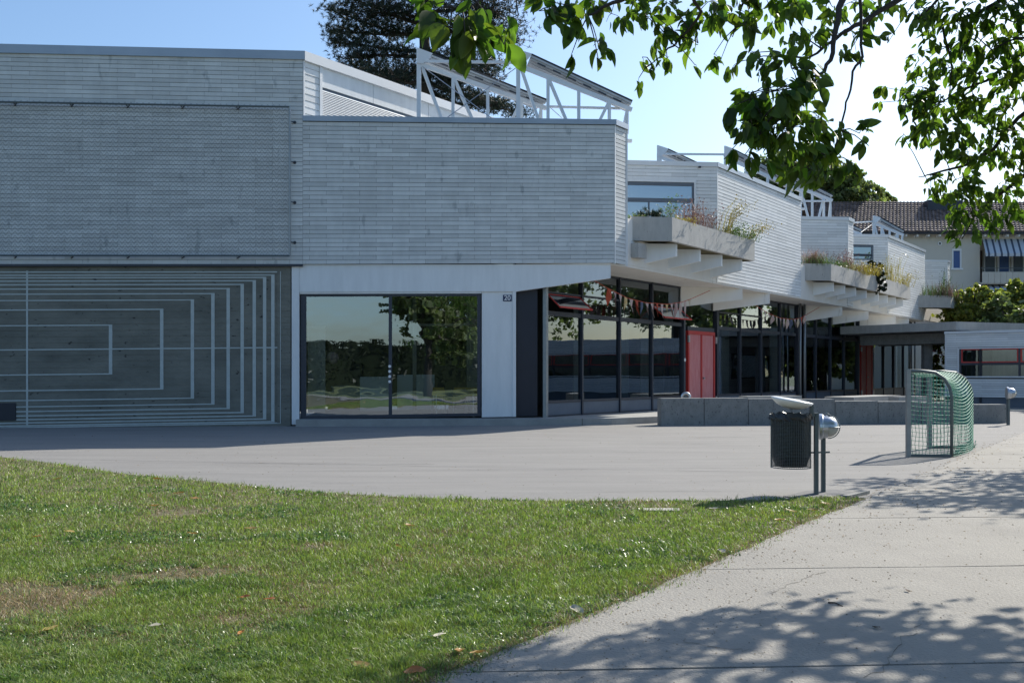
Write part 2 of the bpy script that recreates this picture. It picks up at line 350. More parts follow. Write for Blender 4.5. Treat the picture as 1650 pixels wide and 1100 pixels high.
# ---- tile helper
def tile_profile(seg, a0, a1, z0, z1, off=0., lip=.83):
    h = z1-z0; pr = [(off,z0),(off+.020,z0),(off+.020,z0+h*lip),(off+.006,z0+h*(lip+.03)),(off+.006,z1-.008),(off,z1-.008)]
    V = [seg.pt(a0,o,z) for o,z in pr]+[seg.pt(a1,o,z) for o,z in pr]; n = 6
    F = [(i,i+n,i+1+n,i+1) for i in range(5)]+[tuple(range(n)), tuple(range(2*n-1,n-1,-1))]
    return V, F
def clad(seg, s0, s1, z0, z1, parent, course=.125, tl=.96, holes=(), single=0, m='tile_i', ztop=None, off=0., wall_m='back', thick=.25, name='wall'):
    mb = MB()
    if not holes: seg.box(mb, s0, s1, z0, z1, off-thick, off)
    else:
        h0, h1, g0, g1 = holes[0]
        h0c = max(h0, s0)
        if h0c > s0: seg.box(mb, s0, h0c, z0, z1, off-thick, off)
        seg.box(mb, h1, s1, z0, z1, off-thick, off)
        if g0 > z0: seg.box(mb, h0c, h1, z0, g0, off-thick, off)
        seg.box(mb, h0c, h1, g1, z1, off-thick, off)
    wl = mb.build(name, M[wall_m], parent)
    field = MB(); n = max(1, round((z1-z0)/course)); ch = (z1-z0)/n; cnt = 0
    for r in range(n):
        za = z0+r*ch; zb = za+ch; a = s0-(tl/2 if r % 2 else 0)-tl*.3
        while a < s1:
            b0, b1 = max(a, s0), min(a+tl, s1)
            parts = [(b0,b1)]
            for (h0,h1,g0,g1) in holes:
                if zb > g0+.02 and za < g1-.02:
                    q = []
                    for (c0,c1) in parts:
                        if c0 < h0: q.append((c0,min(c1,h0)))
                        if c1 > h1: q.append((max(c0,h1),c1))
                    parts = q
            for (c0,c1) in parts:
                if c1-c0 > .03:
                    j = random.uniform(-.0015,.0015)
                    V, F = tile_profile(seg, c0+.003, c1-.003, za, zb, off+j, .72 if m == 'tile_w' else .83)
                    if cnt < single:
                        t = MB(); t.add(V, F); t.build('tile', M['tile_o'], wl); cnt += 1
                    else: field.add(V, F)
            a += tl
    if field.v: field.build('tiles', M[m], wl, kind='stuff')
    return wl

# ================================================================== SCHOOL
school = empty('school_building', (0, 31, 0), 'long pale tiled two storey school with glazed ground floor and stepped upper boxes', 'building')
ZT_G, ZB = 10.77, 4.60                     # gym top, cladding bottom at px 0
SG0 = -9.
# gym upper wall
clad(front, SG0, s488, ZB, ZT_G-.23, school)
mb = MB(); front.box(mb, SG0, s488+.06, ZT_G-.25, ZT_G, -.5, .07); cap = mb.build('roof_edge', M['flash'], school)
mb = MB(); front.box(mb, SG0, s488, ZB-.07, ZB-.004, -.2, .05); mb.build('ledge', M['frame'], school)
# gym side seen over the box roof
gs_P = front.pt(s488, 0, 0); gk = KT*s488
gside = Seg(gs_P, BF, 16)
ztg = ZT_G+gk
a515 = gside.s_px(514)
clad(gside, .06, a515, 8.9, ztg-.24, school, course=.2, tl=3, m='tile_w')
mb = MB(); gside.box(mb, 0, 16, ztg-.27, ztg+.003, -.5, .09); gside.box(mb, 0,.05, 8.9, ztg-.27, -.1, .03); mb.build('roof_edge', M['wflash'], school)
mb = MB(); gside.box(mb, a515, a515+.10, 8.9, ztg-.272, -.1, .045); mb.build('post', M['white'], school)
for (a0, a1) in ((a515+.105, gside.s_px(601)), (gside.s_px(601)+.02, gside.s_px(690)), (gside.s_px(690)+.02, 15)):
    mb = MB(); gside.box(mb, a0, a1, 10.02, ztg-.274, -.15, .0); mb.build('fascia_panel', M['white'], school)
mb = MB(); gside.box(mb, a515+.1, 15, 8.9, 10.018, -.35, -.15); mb.build('window', M['frame'], school)
mb = MB(); gside.box(mb, a515+.1, 15, 9.95, 10.016, -.14, -.03); mb.build('blind_box', M['frame2'], school)
mb = MB(); z = 8.95
while z < 9.94:
    a, b, c, d = gside.pt(a515+.12,-.035,z+.047), gside.pt(15,-.035,z+.047), gside.pt(15,-.008,z-.002), gside.pt(a515+.12,-.008,z-.002)
    mb.add([a,b,c,d,a+Vector((0,0,.008)),b+Vector((0,0,.008)),c+Vector((0,0,.008)),d+Vector((0,0,.008))], [(0,1,2,3),(7,6,5,4),(0,4,5,1),(2,6,7,3)]); z += .05
mb.build('blind_slats', M['wflash'], school, kind='stuff')
# gym ground floor: boarded concrete with the line drawing
s470 = front.s_px(468)
mb = MB(); front.box(mb, SG0, s470, -.4, ZB-.07, -.4, -.06); gw = mb.build('concrete_wall', M['dconc'], school)
mb = MB(); 
nb = 26; 
for i in range(nb):
    za = -.1+i*(ZB-.02)/nb; front.box(mb, SG0, s470, za+.006, za+(ZB-.02)/nb-.006 if i<nb-1 else ZB-.08, -.06, -.05-random.uniform(0,.006))
mb.build('board_marks', M['dconc'], gw, kind='stuff')
mb = MB(); front.box(mb, s470-.38, s470-.30, 0, ZB-.08, -.052, -.035); mb.build('edge_strip', M['dconc'], gw)
def cz(cy): return 380+cy/3.235
rects = [(583,461,722),(850,379,800),(1010,330,848),(1117,297,879),(1197,271,902),(1270,249,923),(1333,230,941),(1387,213,957),(1430,200,970),(1463,184,978)]
for k, (rx, ty, by) in enumerate(rects):
    px = rx/3.235; sr = front.s_px(px); zt = front.z_px(px, cz(ty)); zb_ = front.z_px(px, cz(by)); ww = .095; lw = .036
    mb = MB(); front.box(mb, sr-ww, sr, zb_, zt, -.052, -.040)
    front.box(mb, SG0, sr-ww, zt-lw, zt, -.052, -.041); 
    front.box(mb, -.0 + (front.s_px(25) if 3 <= k <= 6 else SG0), sr-ww, zb_, zb_+lw, -.052, -.041)
    mb.build('painted_rectangle', M['stripe'], gw)
mb = MB(); sx = front.s_px(43); front.box(mb, sx-.03, sx+.025, .05, front.z_px(43,436), -.04, -.0365)
zc = front.z_px(300,561); front.box(mb, SG0, sx-.031, zc-.02, zc+.018, -.04, -.0365); front.box(mb, sx+.026, front.s_px(448), zc-.02, zc+.018, -.04, -.0365)
mb.build('painted_cross_lines', M['stripe'], gw)
mb = MB(); front.box(mb, front.s_px(-12), front.s_px(24.5), front.z_px(10,677), front.z_px(10,649), -.05, -.02); mb.build('vent_panel', M['dpanel'], gw)

# box one (upper, centre)
Z1T, Z1B = 9.0-KT*s488, 4.70-KT*s488
b1 = Seg(front.pt(s488,0,0), UD, s990-s488, .016)
L1 = s990-s488
clad(b1, 0, L1-.0, 4.70, 9.0-.16, school, single=288)
mb = MB(); b1.box(mb, 0, L1+.05, 8.845, 9.0, -.4, .06); mb.build('roof_edge', M['flash'], school)
c1 = b1.pt(L1, 0, 0); k1 = c1.z; c1z = 9.0+k1; c1b = 4.70+k1
n1 = Seg(c1, BF, .7); L2 = n1.s_px(1008)
mb = MB(); n1.box(mb, .0, .05, c1b-.02, c1z-.16, -.05, .02); mb.build('corner_trim', M['white'], school)
clad(n1, .05, L2, c1b, c1z-.16, school, tl=3)
mb = MB(); n1.box(mb, -.03, L2+.08, c1z-.157, c1z+.003, -.4, .07); mb.build('roof_edge', M['flash'], school)
e1 = n1.pt(L2, 0, 0)
mb = MB(); bk = Seg(e1, ND, 6.5); bk.box(mb, 0, 6.5, c1b, c1z, -.3, 0.); mb.build('wall', M['tile_w'], school)
mb = MB(); bk.box(mb, .02, .09, c1b-.03, c1z+.35, .01, .07); mb.build('downpipe', M['white'], school)
# roof and soffit of box one
def polyroof(name, pts, z0, z1, m, parent=school):
    mb = MB(); mb.prism([XY(p) for p in pts], z0, z1); return mb.build(name, m, parent)
far = ND*9
polyroof('roof', [front.pt(s488+.1,-.3,0), b1.pt(L1-.1,-.3,0), e1+ND*.2-UD*.3, e1+ND*6.4-UD*.3, front.pt(s488+.1,-8,0)], 8.6, 8.85, M['flash'])
# soffit slab under everything upstairs
# box two
Z2T = 9.22
B2c = U(1155, 262, 36.3)
Z2T = B2c.z
b2f = Seg(B2c-UD*6.2, UD, 6.2); b2s = Seg(B2c, az(35.5), 8)
L2s = b2s.s_px(1290)
wl_px = [(1008,1121,291,392)]
h0 = b2f.s_px(990); h1 = b2f.s_px(1121); hz1 = b2f.z_px(1121, 291); hz0 = 6.0
clad(b2f, 0, 6.2-.0, 4.87, Z2T-.16, school, holes=[(h0,h1,hz0,hz1)], m='tile_w')
mb = MB(); b2f.box(mb, 0, 6.2+.04, Z2T-.165, Z2T, -.4, .06); mb.build('roof_edge', M['wflash'], school)
mb = MB(); b2f.box(mb, h0, h1-.06, hz1-.08, hz1, -.1, .04); b2f.box(mb, h1-.06, h1, hz0, hz1, -.1, .04); b2f.box(mb, h0,h1-.06,hz0,hz0+.06,-.1,.04)
zr = b2f.z_px(1060, 322); 
wf = mb.build('window', M['white'], school)
mb = MB(); b2f.box(mb, h0, h1-.06, hz1-.20, hz1-.082, -.08, .0); b2f.box(mb, h0, h1-.06, zr-.08, zr+.06, -.08, .0); b2f.box(mb, h1-.12,h1-.06,hz0+.06,hz1-.2,-.08,.0)
b2f.box(mb, b2f.s_px(1046)-.02, b2f.s_px(1046)+.02, hz0+.06, zr-.08, -.08, .0); mb.build('sash', M['frame2'], wf)
mb = MB(); b2f.quad(mb, h0, h1-.06, hz0+.06, hz1-.08, -.05); mb.build('pane', M['glass_sky'], wf)
mb = MB(); b2s.box(mb, 0, .05, 4.85, Z2T-.16, -.05, .022); mb.build('corner_trim', M['white'], school)
clad(b2s, .05, L2s, 4.87, Z2T-.16, school, tl=2.2, m='tile_w')
mb = MB(); b2s.box(mb, -.04, L2s+.06, Z2T-.163, Z2T+.003, -.4, .07); mb.build('roof_edge', M['flash'], school)
mb = MB(); e2 = b2s.pt(L2s,0,0); bk = Seg(e2, ND, 6); bk.box(mb, 0, 6, 4.87, Z2T, -.3, 0.); mb.build('wall', M['tile_w'], school)
polyroof('roof', [b2f.pt(.2,-.3,0), B2c+ND*.3-UD*.3, e2+ND*.2-UD*.4, e2+ND*5.8-UD*.3, b2f.pt(.2,-12,0)], 8.6, 8.9, M['flash'])
mb = MB(); b2f.box(mb, 6.2-.7, 6.2-.62, Z2T-.22, Z2T-.166, .02, .1); mb.build('lamp_fitting', M['frame'], school)
# box three a / b, box four
def small_box(cx_px, ytop, Yc, lw, rpx, zb=4.87, win=None, f_az=35.5, flash='wflash'):
    c = U(cx_px, ytop, Yc); zt = c.z
    sf = Seg(c-UD*lw, UD, lw); ss = Seg(c, az(f_az), 9)
    holes = []
    if win:
        holes = [(sf.s_px(win[0]), sf.s_px(win[1]), sf.z_px(win[1],win[3]), sf.z_px(win[1],win[2]))]
    clad(sf, 0, lw, zb, zt-.16, school, holes=holes, m='tile_w', course=.14)
    mb = MB(); sf.box(mb, 0, lw+.04, zt-.162, zt, -.4, .06); mb.build('roof_edge', M[flash], school)
    if win:
        h0, h1, g0, g1 = holes[0]
        mb = MB(); sf.box(mb, h0, h0+.07, g0, g1, -.1,.03); sf.box(mb, h1-.07,h1,g0,g1,-.1,.03); sf.box(mb,h0+.07,h1-.07,g1-.07,g1,-.1,.03); sf.box(mb,h0+.07,h1-.07,g0,g0+.06,-.1,.03)
        wf = mb.build('window', M['frame2'], school)
        mb = MB(); zz = g0+(g1-g0)*.27; sf.box(mb, h0+.07, h1-.07, zz, zz+.12, -.08, 0); mb.build('sash', M['frame'], wf)
        mb = MB(); sf.quad(mb, h0+.07, h1-.07, g0+.06, g1-.07, -.05); mb.build('pane', M['glass_sky'], wf)
    Ls = ss.s_px(rpx)
    mb = MB(); ss.box(mb, 0, .06, zb, zt-.16, -.05, .022); mb.build('corner_trim', M['white'], school)
    clad(ss, .06, Ls, zb, zt-.16, school, tl=2.2, m='tile_w', course=.14)
    mb = MB(); ss.box(mb, -.04, Ls+.06, zt-.163, zt+.003, -.4, .07); mb.build('roof_edge', M['flash'], school)
    e = ss.pt(Ls,0,0); mb = MB(); bk = Seg(e, ND, 6); bk.box(mb, 0, 6, zb, zt, -.3, 0.); mb.build('wall', M['tile_w'], school)
    polyroof('roof', [sf.pt(.2,-.3,0), c+ND*.3-UD*.3, e+ND*.2-UD*.35, e+ND*5.8-UD*.3, sf.pt(.2,-8,0)], zt-.5, zt-.3, M['flash'])
    return sf, ss, c, e
b3 = small_box(1366, 350, 48.9, 7., 1374.5)
b4 = small_box(1430, 378, 54.8, 8, 1490, win=(1371,1407,396,419))
b5 = small_box(1526.5, 419, 66.5, 9, 1530)
mb = MB()
for (a0,z0,a1,z1) in ((.6,6.4,.6,8.2),(.6,8.2,1.9,7.2),): pass

# soffit slab, cream edge beam
e2x = B2c
glP = U(878, 603, 30.2); glP.z = 0
gl = Seg(glP, GF, 40)
outer = [pf(832)+ND*.02, pf(984)+ND*.02, e1+ND*.02, B2c+ND*.03, e2, b4[2]+ND*.03, b4[3], b4[3]+ND*12, pf(832)+ND*40]
polyroof('soffit', [outer[i] for i in range(len(outer))], 4.80, 4.865, M['cream'])
polyroof('soffit', [front.pt(s488,-.35,0), pf(833)+ND*.35, pf(833)+ND*9, front.pt(s488,-9,0)], 4.70, 4.80, M['cream'])
def edge_beam(A, B, z0, z1, th=.25, o=.0):
    d = (B-A); s = Seg(A, d, d.length); mb = MB(); s.box(mb, 0, d.length, z0, z1, -th, o); return mb.build('edge_beam', M['cream'], school), s
_, eb1 = edge_beam(e1+BF*.0, B2c-BF*.02, 4.868, 6.3)
_, eb2 = edge_beam(e2+BF*.02, b4[2]-BF*.02, 4.868, 6.3)
_, eb3 = edge_beam(b4[3]+BF*.02, b4[3]+BF*14, 4.868, 6.3)
# terrace floor
# planters
def planter(cpx, cpy, Yc, endpx, zt=None, frontlen=4.2, tips=(), fd=BF, root=1.6):
    c = U(cpx, cpy, Yc); zt = c.z; zb_ = zt-.74; c.z = 0
    s = Seg(c, fd, 20); L = s.s_px(endpx)
    f = Seg(c-UD*frontlen, UD, frontlen); th = .14
    mb = MB(); f.box(mb, 0, frontlen, zb_, zt, -th, 0); mb.build('planter_wall', M['conc'], school)
    n = max(1, round(L/3.2))
    for i in range(n):
        mb = MB(); a0 = L*i/n+(.004 if i else 0); a1 = L*(i+1)/n-.004
        s.box(mb, a0, a1, zb_, zt, -th, -.0 if i else 0.0); mb.build('planter_wall', M['conc'], school)
    mb = MB(); s.box(mb, .0, L, zb_+.03, zb_+.12, -1.0, -th); s.box(mb, .0, L, zt-.2, zt-.09, -1.0, -th); f.box(mb, 0, frontlen, zb_+.03, zt-.12, -1.6, -th-.002); s.box(mb, L-.14, L, zb_, zt, -1.0, -th-.001)
    mb.build('planter_bed', M['soil'], school)
    for px in tips:
        a = s.s_px(px, -.2); tip = s.pt(a, -.2, 0); w2 = BF*.06
        r = tip-UD*root; mb = MB(); zr = zb_-.78 if root < 3 else zb_-.8; ztp = zb_-.40
        A, B = r, tip
        mb.hexa([(A.x+w2.x,A.y+w2.y,4.87),(A.x-w2.x,A.y-w2.y,4.87),(B.x-w2.x,B.y-w2.y,ztp),(B.x+w2.x,B.y+w2.y,ztp),
                 (A.x+w2.x,A.y+w2.y,zb_-.004),(A.x-w2.x,A.y-w2.y,zb_-.004),(B.x-w2.x,B.y-w2.y,zb_-.004),(B.x+w2.x,B.y+w2.y,zb_-.004)])
        mb.build('bracket', M['white'], school)
    return s, f, L, zt
pl1 = planter(1083, 350, 31.0, 1216, tips=(1090,1128,1163,1195), frontlen=1.3)
pl2 = planter(1339, 425, 44.1, 1467, tips=(1343,1361.5,1379,1396,1415.5,1430,1443,1455), frontlen=1.3, root=1.7)
pl3 = planter(1532, 476, 60.5, 1575, frontlen=3.5)
mb = MB(); q = e1-ND*.0; s_ = Seg(e1, BF, 9); 
s_.box(mb, .35, .9, 5.1, 5.55, .0, .25); mb.build('drain_box', M['conc'], school)

# big cantilever beams
def cbeam(root, tip, zr, zt_, ztop=4.795, w=.13, m='cream'):
    d = (tip-root).normalized(); n = Vector((-d.y, d.x, 0))*w/2; mb = MB()
    mb.hexa([(root.x-n.x,root.y-n.y,zr),(tip.x-n.x,tip.y-n.y,zt_),(tip.x+n.x,tip.y+n.y,zt_),(root.x+n.x,root.y+n.y,zr),
             (root.x-n.x,root.y-n.y,ztop),(tip.x-n.x,tip.y-n.y,ztop),(tip.x+n.x,tip.y+n.y,ztop),(root.x+n.x,root.y+n.y,ztop)])
    return mb.build('beam', M[m], school)
# front wall band and first beam (one flat white face)
sA, sB = front.s_px(482), front.s_px(832)
zband = front.z_px(482, 471)
mb = MB()
fz = lambda px, py: front.z_px(px, py, -.05)
front.box(mb, sA, sB, fz(650,470), 4.70-KT*s488-.002, -.3, -.05)
s984 = front.s_px(984, -.05)
zr0, zt0 = fz(650,470), fz(984,448)
mb.hexa([front.pt(sB,-.05,zr0),front.pt(s984,-.05,zt0),front.pt(s984,-.3,zt0),front.pt(sB,-.3,zr0),
         front.pt(sB,-.05,4.60),front.pt(s984,-.05,4.60),front.pt(s984,-.3,4.60),front.pt(sB,-.3,4.60)])
mb.build('beam', M['white'], school)
for (rt, tp) in ((1100,1195),(1152,1239)):
    r_ = gl.pt(gl.s_px(rt)-.12, -.05, 0); tipS = b2s; t_ = tipS.pt(tipS.s_px(tp, -.05), -.05, 0)
    cbeam(r_, t_, 4.03, 4.38)
ln = Seg(e2, (b4[2]-e2), 15)
for (rt, tp) in ((1297,1356),(1342,1398)):
    r_ = gl.pt(gl.s_px(rt), -.05, 0); t_ = ln.pt(ln.s_px(tp, -.1), -.1, 0); cbeam(r_, t_, 4.05, 4.36)
for (rt, tp) in ((1383,1442),(1407,1463)):
    r_ = gl.pt(gl.s_px(rt), -.05, 0); t_ = b4[1].pt(b4[1].s_px(tp, -.1), -.1, 0); cbeam(r_, t_, 4.05, 4.36)

# ---- big window front, column, panels
IO = -.35
wz0, wz1 = fz(620,673), fz(620,473)
def fb(name, m, px0, px1, z0, z1, o0, o1, parent=school):
    mb = MB(); front.box(mb, front.s_px(px0,o1), front.s_px(px1,o1), z0, z1, o0, o1); return mb.build(name, m, parent)
zcol = zr0-.002
fb('column', M['white'], 470, 482, -.05, 4.57-.0, -.3, -.03)
fb('wall_panel', M['white'], 776.5, 826, wz0-.03, zcol, -.3, -.10)
fb('corner_trim', M['white'], 826, 831.5, wz0-.03, zcol, -.3, -.06)
fb('wall_panel', M['dpanel'], 833, 866, wz0-.03, fz(850,463), -.42, -.30)
mb = MB(); i0, i1 = front.s_px(483,-.1), front.s_px(776,-.1)
front.box(mb, i0, i1, wz1-.0, zcol, -.3, -.08); mb.build('lintel_trim', M['white'], school)
mb = MB(); a, b = i0+.02, i1-.02; md = front.s_px(629,-.15); o0, o1 = -.25, -.14
front.box(mb, a, a+.16, wz0, wz1-.002, o0, o1); front.box(mb, b-.10, b, wz0, wz1-.002, o0, o1)
front.box(mb, a+.16, b-.10, wz0, wz0+.09, o0, o1); front.box(mb, a+.16, b-.10, wz1-.07, wz1-.002, o0, o1)
front.box(mb, md-.05, md+.05, wz0+.09, wz1-.07, o0, o1)
bw = mb.build('window', M['frame'], school)
for (p, q) in ((a+.16, md-.05), (md+.05, b-.10)):
    mb = MB(); front.quad(mb, p, q, wz0+.09, wz1-.07, -.19); mb.build('pane', M['glass_big'], bw)
mb = MB(); sd0 = md-.02
for i in range(4):
    zz = fz(628, 590+8.2*i); c_ = front.pt(sd0, -.135, zz); mb.lathe(c_, [(0,.0),(.045,.0),(.045,.008),(0,.008)], 8, axis=front.o)
mb.build('sticker', M['signw'], bw)
# number plate
zn = fz(817, 480); cpt = front.pt(front.s_px(817.5,-.09), -.096, zn)
mb = MB(); sn = front.s_px(817.5,-.09); front.box(mb, sn-.13, sn+.13, zn-.095, zn+.095, -.1, -.085); plate = mb.build('house_number', M['navy'], school)
tc = bpy.data.curves.new('digits', 'FONT'); tc.body = '20'; tc.size = .2; tc.align_x = 'CENTER'; tc.align_y = 'CENTER'; tc.offset = .003; tc.extrude = .002
to = bpy.data.objects.new('digits_tmp', tc); COL.objects.link(to)
bpy.context.view_layer.update()
tm = bpy.data.meshes.new_from_object(to.evaluated_get(bpy.context.evaluated_depsgraph_get())); bpy.data.objects.remove(to)
rot = Matrix.Rotation(math.atan2(UD.y, UD.x), 4, 'Z') @ Matrix.Rotation(R(90), 4, 'X')
tm.transform(Matrix.Translation(front.pt(sn, -.081, zn)) @ rot); tm.materials.clear(); tm.materials.append(M['signw'])
link('digits', tm, plate)
# plinth step
mb = MB(); stp = Seg(front.pt(front.s_px(478,.1),.1,0), UD, 20); 
sE = stp.s_px(986,.25)
c0 = stp.pt(0,.25,0); c1_ = stp.pt(sE,.25,0); c2_ = c1_+az(52)*2.6; 
poly = [c0, c1_, c2_, c2_+GF*8, gl.pt(36,.0,0)+GF*0+ND*.0, gl.pt(36,-2,0), stp.pt(0,-2,0)]
mb.prism([XY(p) for p in [c0, stp.pt(sE*.35,.25,0)]+poly[1:4]+[gl.pt(13,2.6,0), gl.pt(36,2.4,0), gl.pt(36,-2.,0), stp.pt(0,-2,0)]], 0, .20)
mb.build('plinth', M['step'], school)
mb = MB(); stp.box(mb, sE-.9, sE-.885, .0, .202, .2, .254); mb.build('plinth_joint', M['joint'], school)

# ---- long glazed front
slab_z = .2
def bay(px0, px1, rows, red=None, sill=True, curtain=False, mull=.075):
    a0, a1 = gl.s_px(px0), gl.s_px(px1); zt = 4.79; z1, z2 = .62, 3.30
    mb = MB(); o0, o1 = -.12, .0
    gl.box(mb, a0-mull/2, a0+mull/2, .2, zt, o0, .03)
    gl.box(mb, a0+mull/2, a1-mull/2, z1, z1+.08, o0, o1); gl.box(mb, a0+mull/2, a1-mull/2, z2, z2+.14, o0, o1)
    gl.box(mb, a0+mull/2, a1-mull/2, zt-.06, zt-.002, o0, o1); gl.box(mb, a0+mull/2, a1-mull/2, .2, .25, o0, o1)
    if rows == 3: gl.box(mb, a0+mull/2, a1-mull/2, 3.98, 4.04, o0, o1)
    fr = mb.build('window', M['frame'], school)
    mb = MB(); gl.box(mb, a0+mull/2+.002, a1-mull/2-.002, .252, z1-.002, -.08, -.02); mb.build('sill_panel', M['frame2'], fr)
    lo = [(z1+.08, z2)]; up = [(z2+.14, 3.98),(4.04, zt-.06)] if rows == 3 else [(z2+.14, zt-.06)]
    for i, (p, q) in enumerate(lo+up):
        mb = MB()
        if red and i == 1:
            q2 = min(q, 3.95)
            A_, B_ = gl.pt(a0+.1,-.03,q2), gl.pt(a1-.1,-.03,q2); C_, D_ = gl.pt(a1-.1,.44,p+.10), gl.pt(a0+.1,.44,p+.10)
            mb.add([A_,B_,C_,D_], [(0,1,2,3)]); mb.build('pane', M['glass'], fr)
            mb = MB(); mb.bar(D_,C_,.05); mb.bar(A_,D_,.03); mb.bar(B_,C_,.03); mb.bar(A_,B_,.025); mb.build('red_sash', M['red'], fr)
            if rows == 2:
                mb = MB(); gl.quad(mb, a0+mull/2, a1-mull/2, 4.0, q, -.05); mb.build('pane', M['glass'], fr)
            continue
        gl.quad(mb, a0+mull/2, a1-mull/2, p, q, -.05); mb.build('pane', M['glass'], fr)
    return a0, a1
bays = [(880,938,3,1),(938,999,3,0),(999,1051,2,0),(1051,1099,2,1),(1157,1193,3,0),(1193,1226.8,3,0),(1226.8,1257.6,2,0),(1257.6,1283,2,0),
        (1298,1315,2,0),(1315,1338.7,2,0),(1338.7,1360.7,2,0),(1360.7,1382,2,0),(1407,1424,2,0),(1424,1440.5,2,0),(1440.5,1456,2,0),(1456,1467,2,0)]
for b_ in bays: bay(*b_)
def post(px, w_=.14, z0=.2, z1=4.79, m='frame'):
    a = gl.s_px(px); mb = MB(); gl.box(mb, a-w_/2, a+w_/2, z0, z1, -.14, .05); mb.build('post', M[m], school)
for px in (1101.5, 1155, 1285.5, 1383.2, 1405.6, 1468): post(px)
def door(px0, px1, ztop, zb_=.22):
    a0, a1 = gl.s_px(px0), gl.s_px(px1); mb = MB(); fw = .09
    gl.box(mb, a0, a0+fw, zb_, ztop, -.12, .06); gl.box(mb, a1-fw, a1, zb_, ztop, -.12, .06); gl.box(mb, a0+fw, a1-fw, ztop-.13, ztop, -.12, .06)
    mid = (a0+a1)/2; gl.box(mb, mid-.045, mid+.045, zb_, ztop-.13, -.1, .055); gl.box(mb, a0+fw, mid-.045, zb_, zb_+.1, -.1,.05); gl.box(mb, mid+.045,a1-fw, zb_, zb_+.1, -.1,.05)
    d = mb.build('door', M['red'], school)
    for (p, q) in ((a0+fw, mid-.045), (mid+.045, a1-fw)):
        mb = MB(); gl.box(mb, p+.004, q-.004, zb_+.105, ztop-.135, -.08, .02); mb.build('door_leaf', M['redleaf'], d)
    mb = MB(); mb.lathe(gl.pt(mid+.12,.02,1.35), [(0,0),(.02,0),(.02,.05),(.045,.06),(.045,.09),(0,.1)], 10, axis=gl.o); mb.build('handle', M['alu'], d)
    mb = MB()
    for a in (a0-.03, a1+.03):
        for z in (ztop-.32, .5): gl.box(mb, a-.05, a+.05, z-.13, z+.13, .06, .12)
    mb.build('hinge', M['alu'], d)
    mb = MB(); gl.box(mb, a0, a1, ztop+.002, ztop+.16, -.12, .03); gl.box(mb, a0, a1, 4.68, 4.79, -.12, .03); fr = mb.build('window', M['frame'], school)
    mb = MB(); gl.quad(mb, a0, a1, ztop+.16, 4.68, -.05); mb.build('pane', M['glass'], fr)
door(1107, 1150, 3.17); door(1386, 1404.5, 3.2)
mb = MB(); a = gl.s_px(1101.5); c_ = gl.pt(a, .055, 2.05); mb.lathe(c_, [(0,0),(.07,0),(.07,.01),(0,.01)], 10, axis=gl.o); mb.build('sticker', M['signw'], school)
# slim columns in front of the glass
def slimcol(px, off, z1=4.79, r=.055, zb_=.2):
    a = gl.s_px(px, off); p = gl.pt(a, off, zb_); mb = MB(); mb.tube([p, p+Vector((0,0,z1-zb_))], r, 8); mb.build('column', M['steel'], school, smooth=True)
mb = MB(); a = gl.s_px(879, .18); gl.box(mb, a-.05, a+.06, .2, 4.4, .12, .24); mb.build('column', M['steel'], school)
slimcol(1289.5, .35); slimcol(1296.5, .35); slimcol(1466, .3); slimcol(1474, .4)

# ---- interior behind the glass
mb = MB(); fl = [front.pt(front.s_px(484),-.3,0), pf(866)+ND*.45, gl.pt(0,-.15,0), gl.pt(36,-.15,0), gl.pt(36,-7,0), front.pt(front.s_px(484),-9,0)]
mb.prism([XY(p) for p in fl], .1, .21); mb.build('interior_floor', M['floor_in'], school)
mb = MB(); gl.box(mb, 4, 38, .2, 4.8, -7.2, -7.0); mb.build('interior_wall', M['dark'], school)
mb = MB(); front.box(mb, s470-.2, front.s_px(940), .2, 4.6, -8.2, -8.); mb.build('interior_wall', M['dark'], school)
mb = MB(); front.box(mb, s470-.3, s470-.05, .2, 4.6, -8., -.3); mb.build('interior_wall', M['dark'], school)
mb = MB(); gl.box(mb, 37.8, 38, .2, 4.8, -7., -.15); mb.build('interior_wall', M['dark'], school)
# pale interior panels and curtains
fb('interior_panel', M['part'], 496, 524, .22, 2.9, -2.2, -2.1)
fb('interior_panel', M['part'], 580, 630, .22, 1.3, -2.6, -2.5)
fb('interior_panel', M['part'], 640, 700, .22, 1.35, -3.2, -3.1)
fb('interior_panel', M['dark'], 528, 580, .22, 3.6, -4.2, -4.1)
fb('interior_panel', M['curtain'], 752, 772, .22, 3.8, -2.2, -2.1)
mb = MB(); sx_ = front.s_px(668,-2); front.box(mb, sx_-.06, sx_+.06, .22, 4.6, -2.1, -2.0); front.box(mb, front.s_px(640,-2), sx_-.06, fz(700,520), fz(700,520)+.08, -2.1,-2.0); front.box(mb, sx_+.06, front.s_px(770,-2), fz(700,520), fz(700,520)+.08, -2.1,-2.0); mb.build('interior_frame', M['curtain'], school)
for (p, q, o) in ((924,940,-1.5),(1000,1012,-1.2),(1032,1052,-1.6),(1070,1084,-1.3),(1162,1174,-1.2),(1240,1252,-1.4),(1320,1328,-1.6)):
    a0, a1 = gl.s_px(p, o), gl.s_px(q, o); mb = MB(); n = 10
    V = []
    for i in range(n*4+1):
        t = i/(n*4); a = a0+(a1-a0)*t; oo = o+.05*math.sin(i*math.pi/2)
        V += [gl.pt(a, oo, .25), gl.pt(a, oo, 3.9)]
    mb.add(V, [(2*i,2*i+2,2*i+3,2*i+1) for i in range(n*4)]); mb.build('curtain', M['curtain'], school, smooth=True)
a = gl.s_px(1104, -3); 
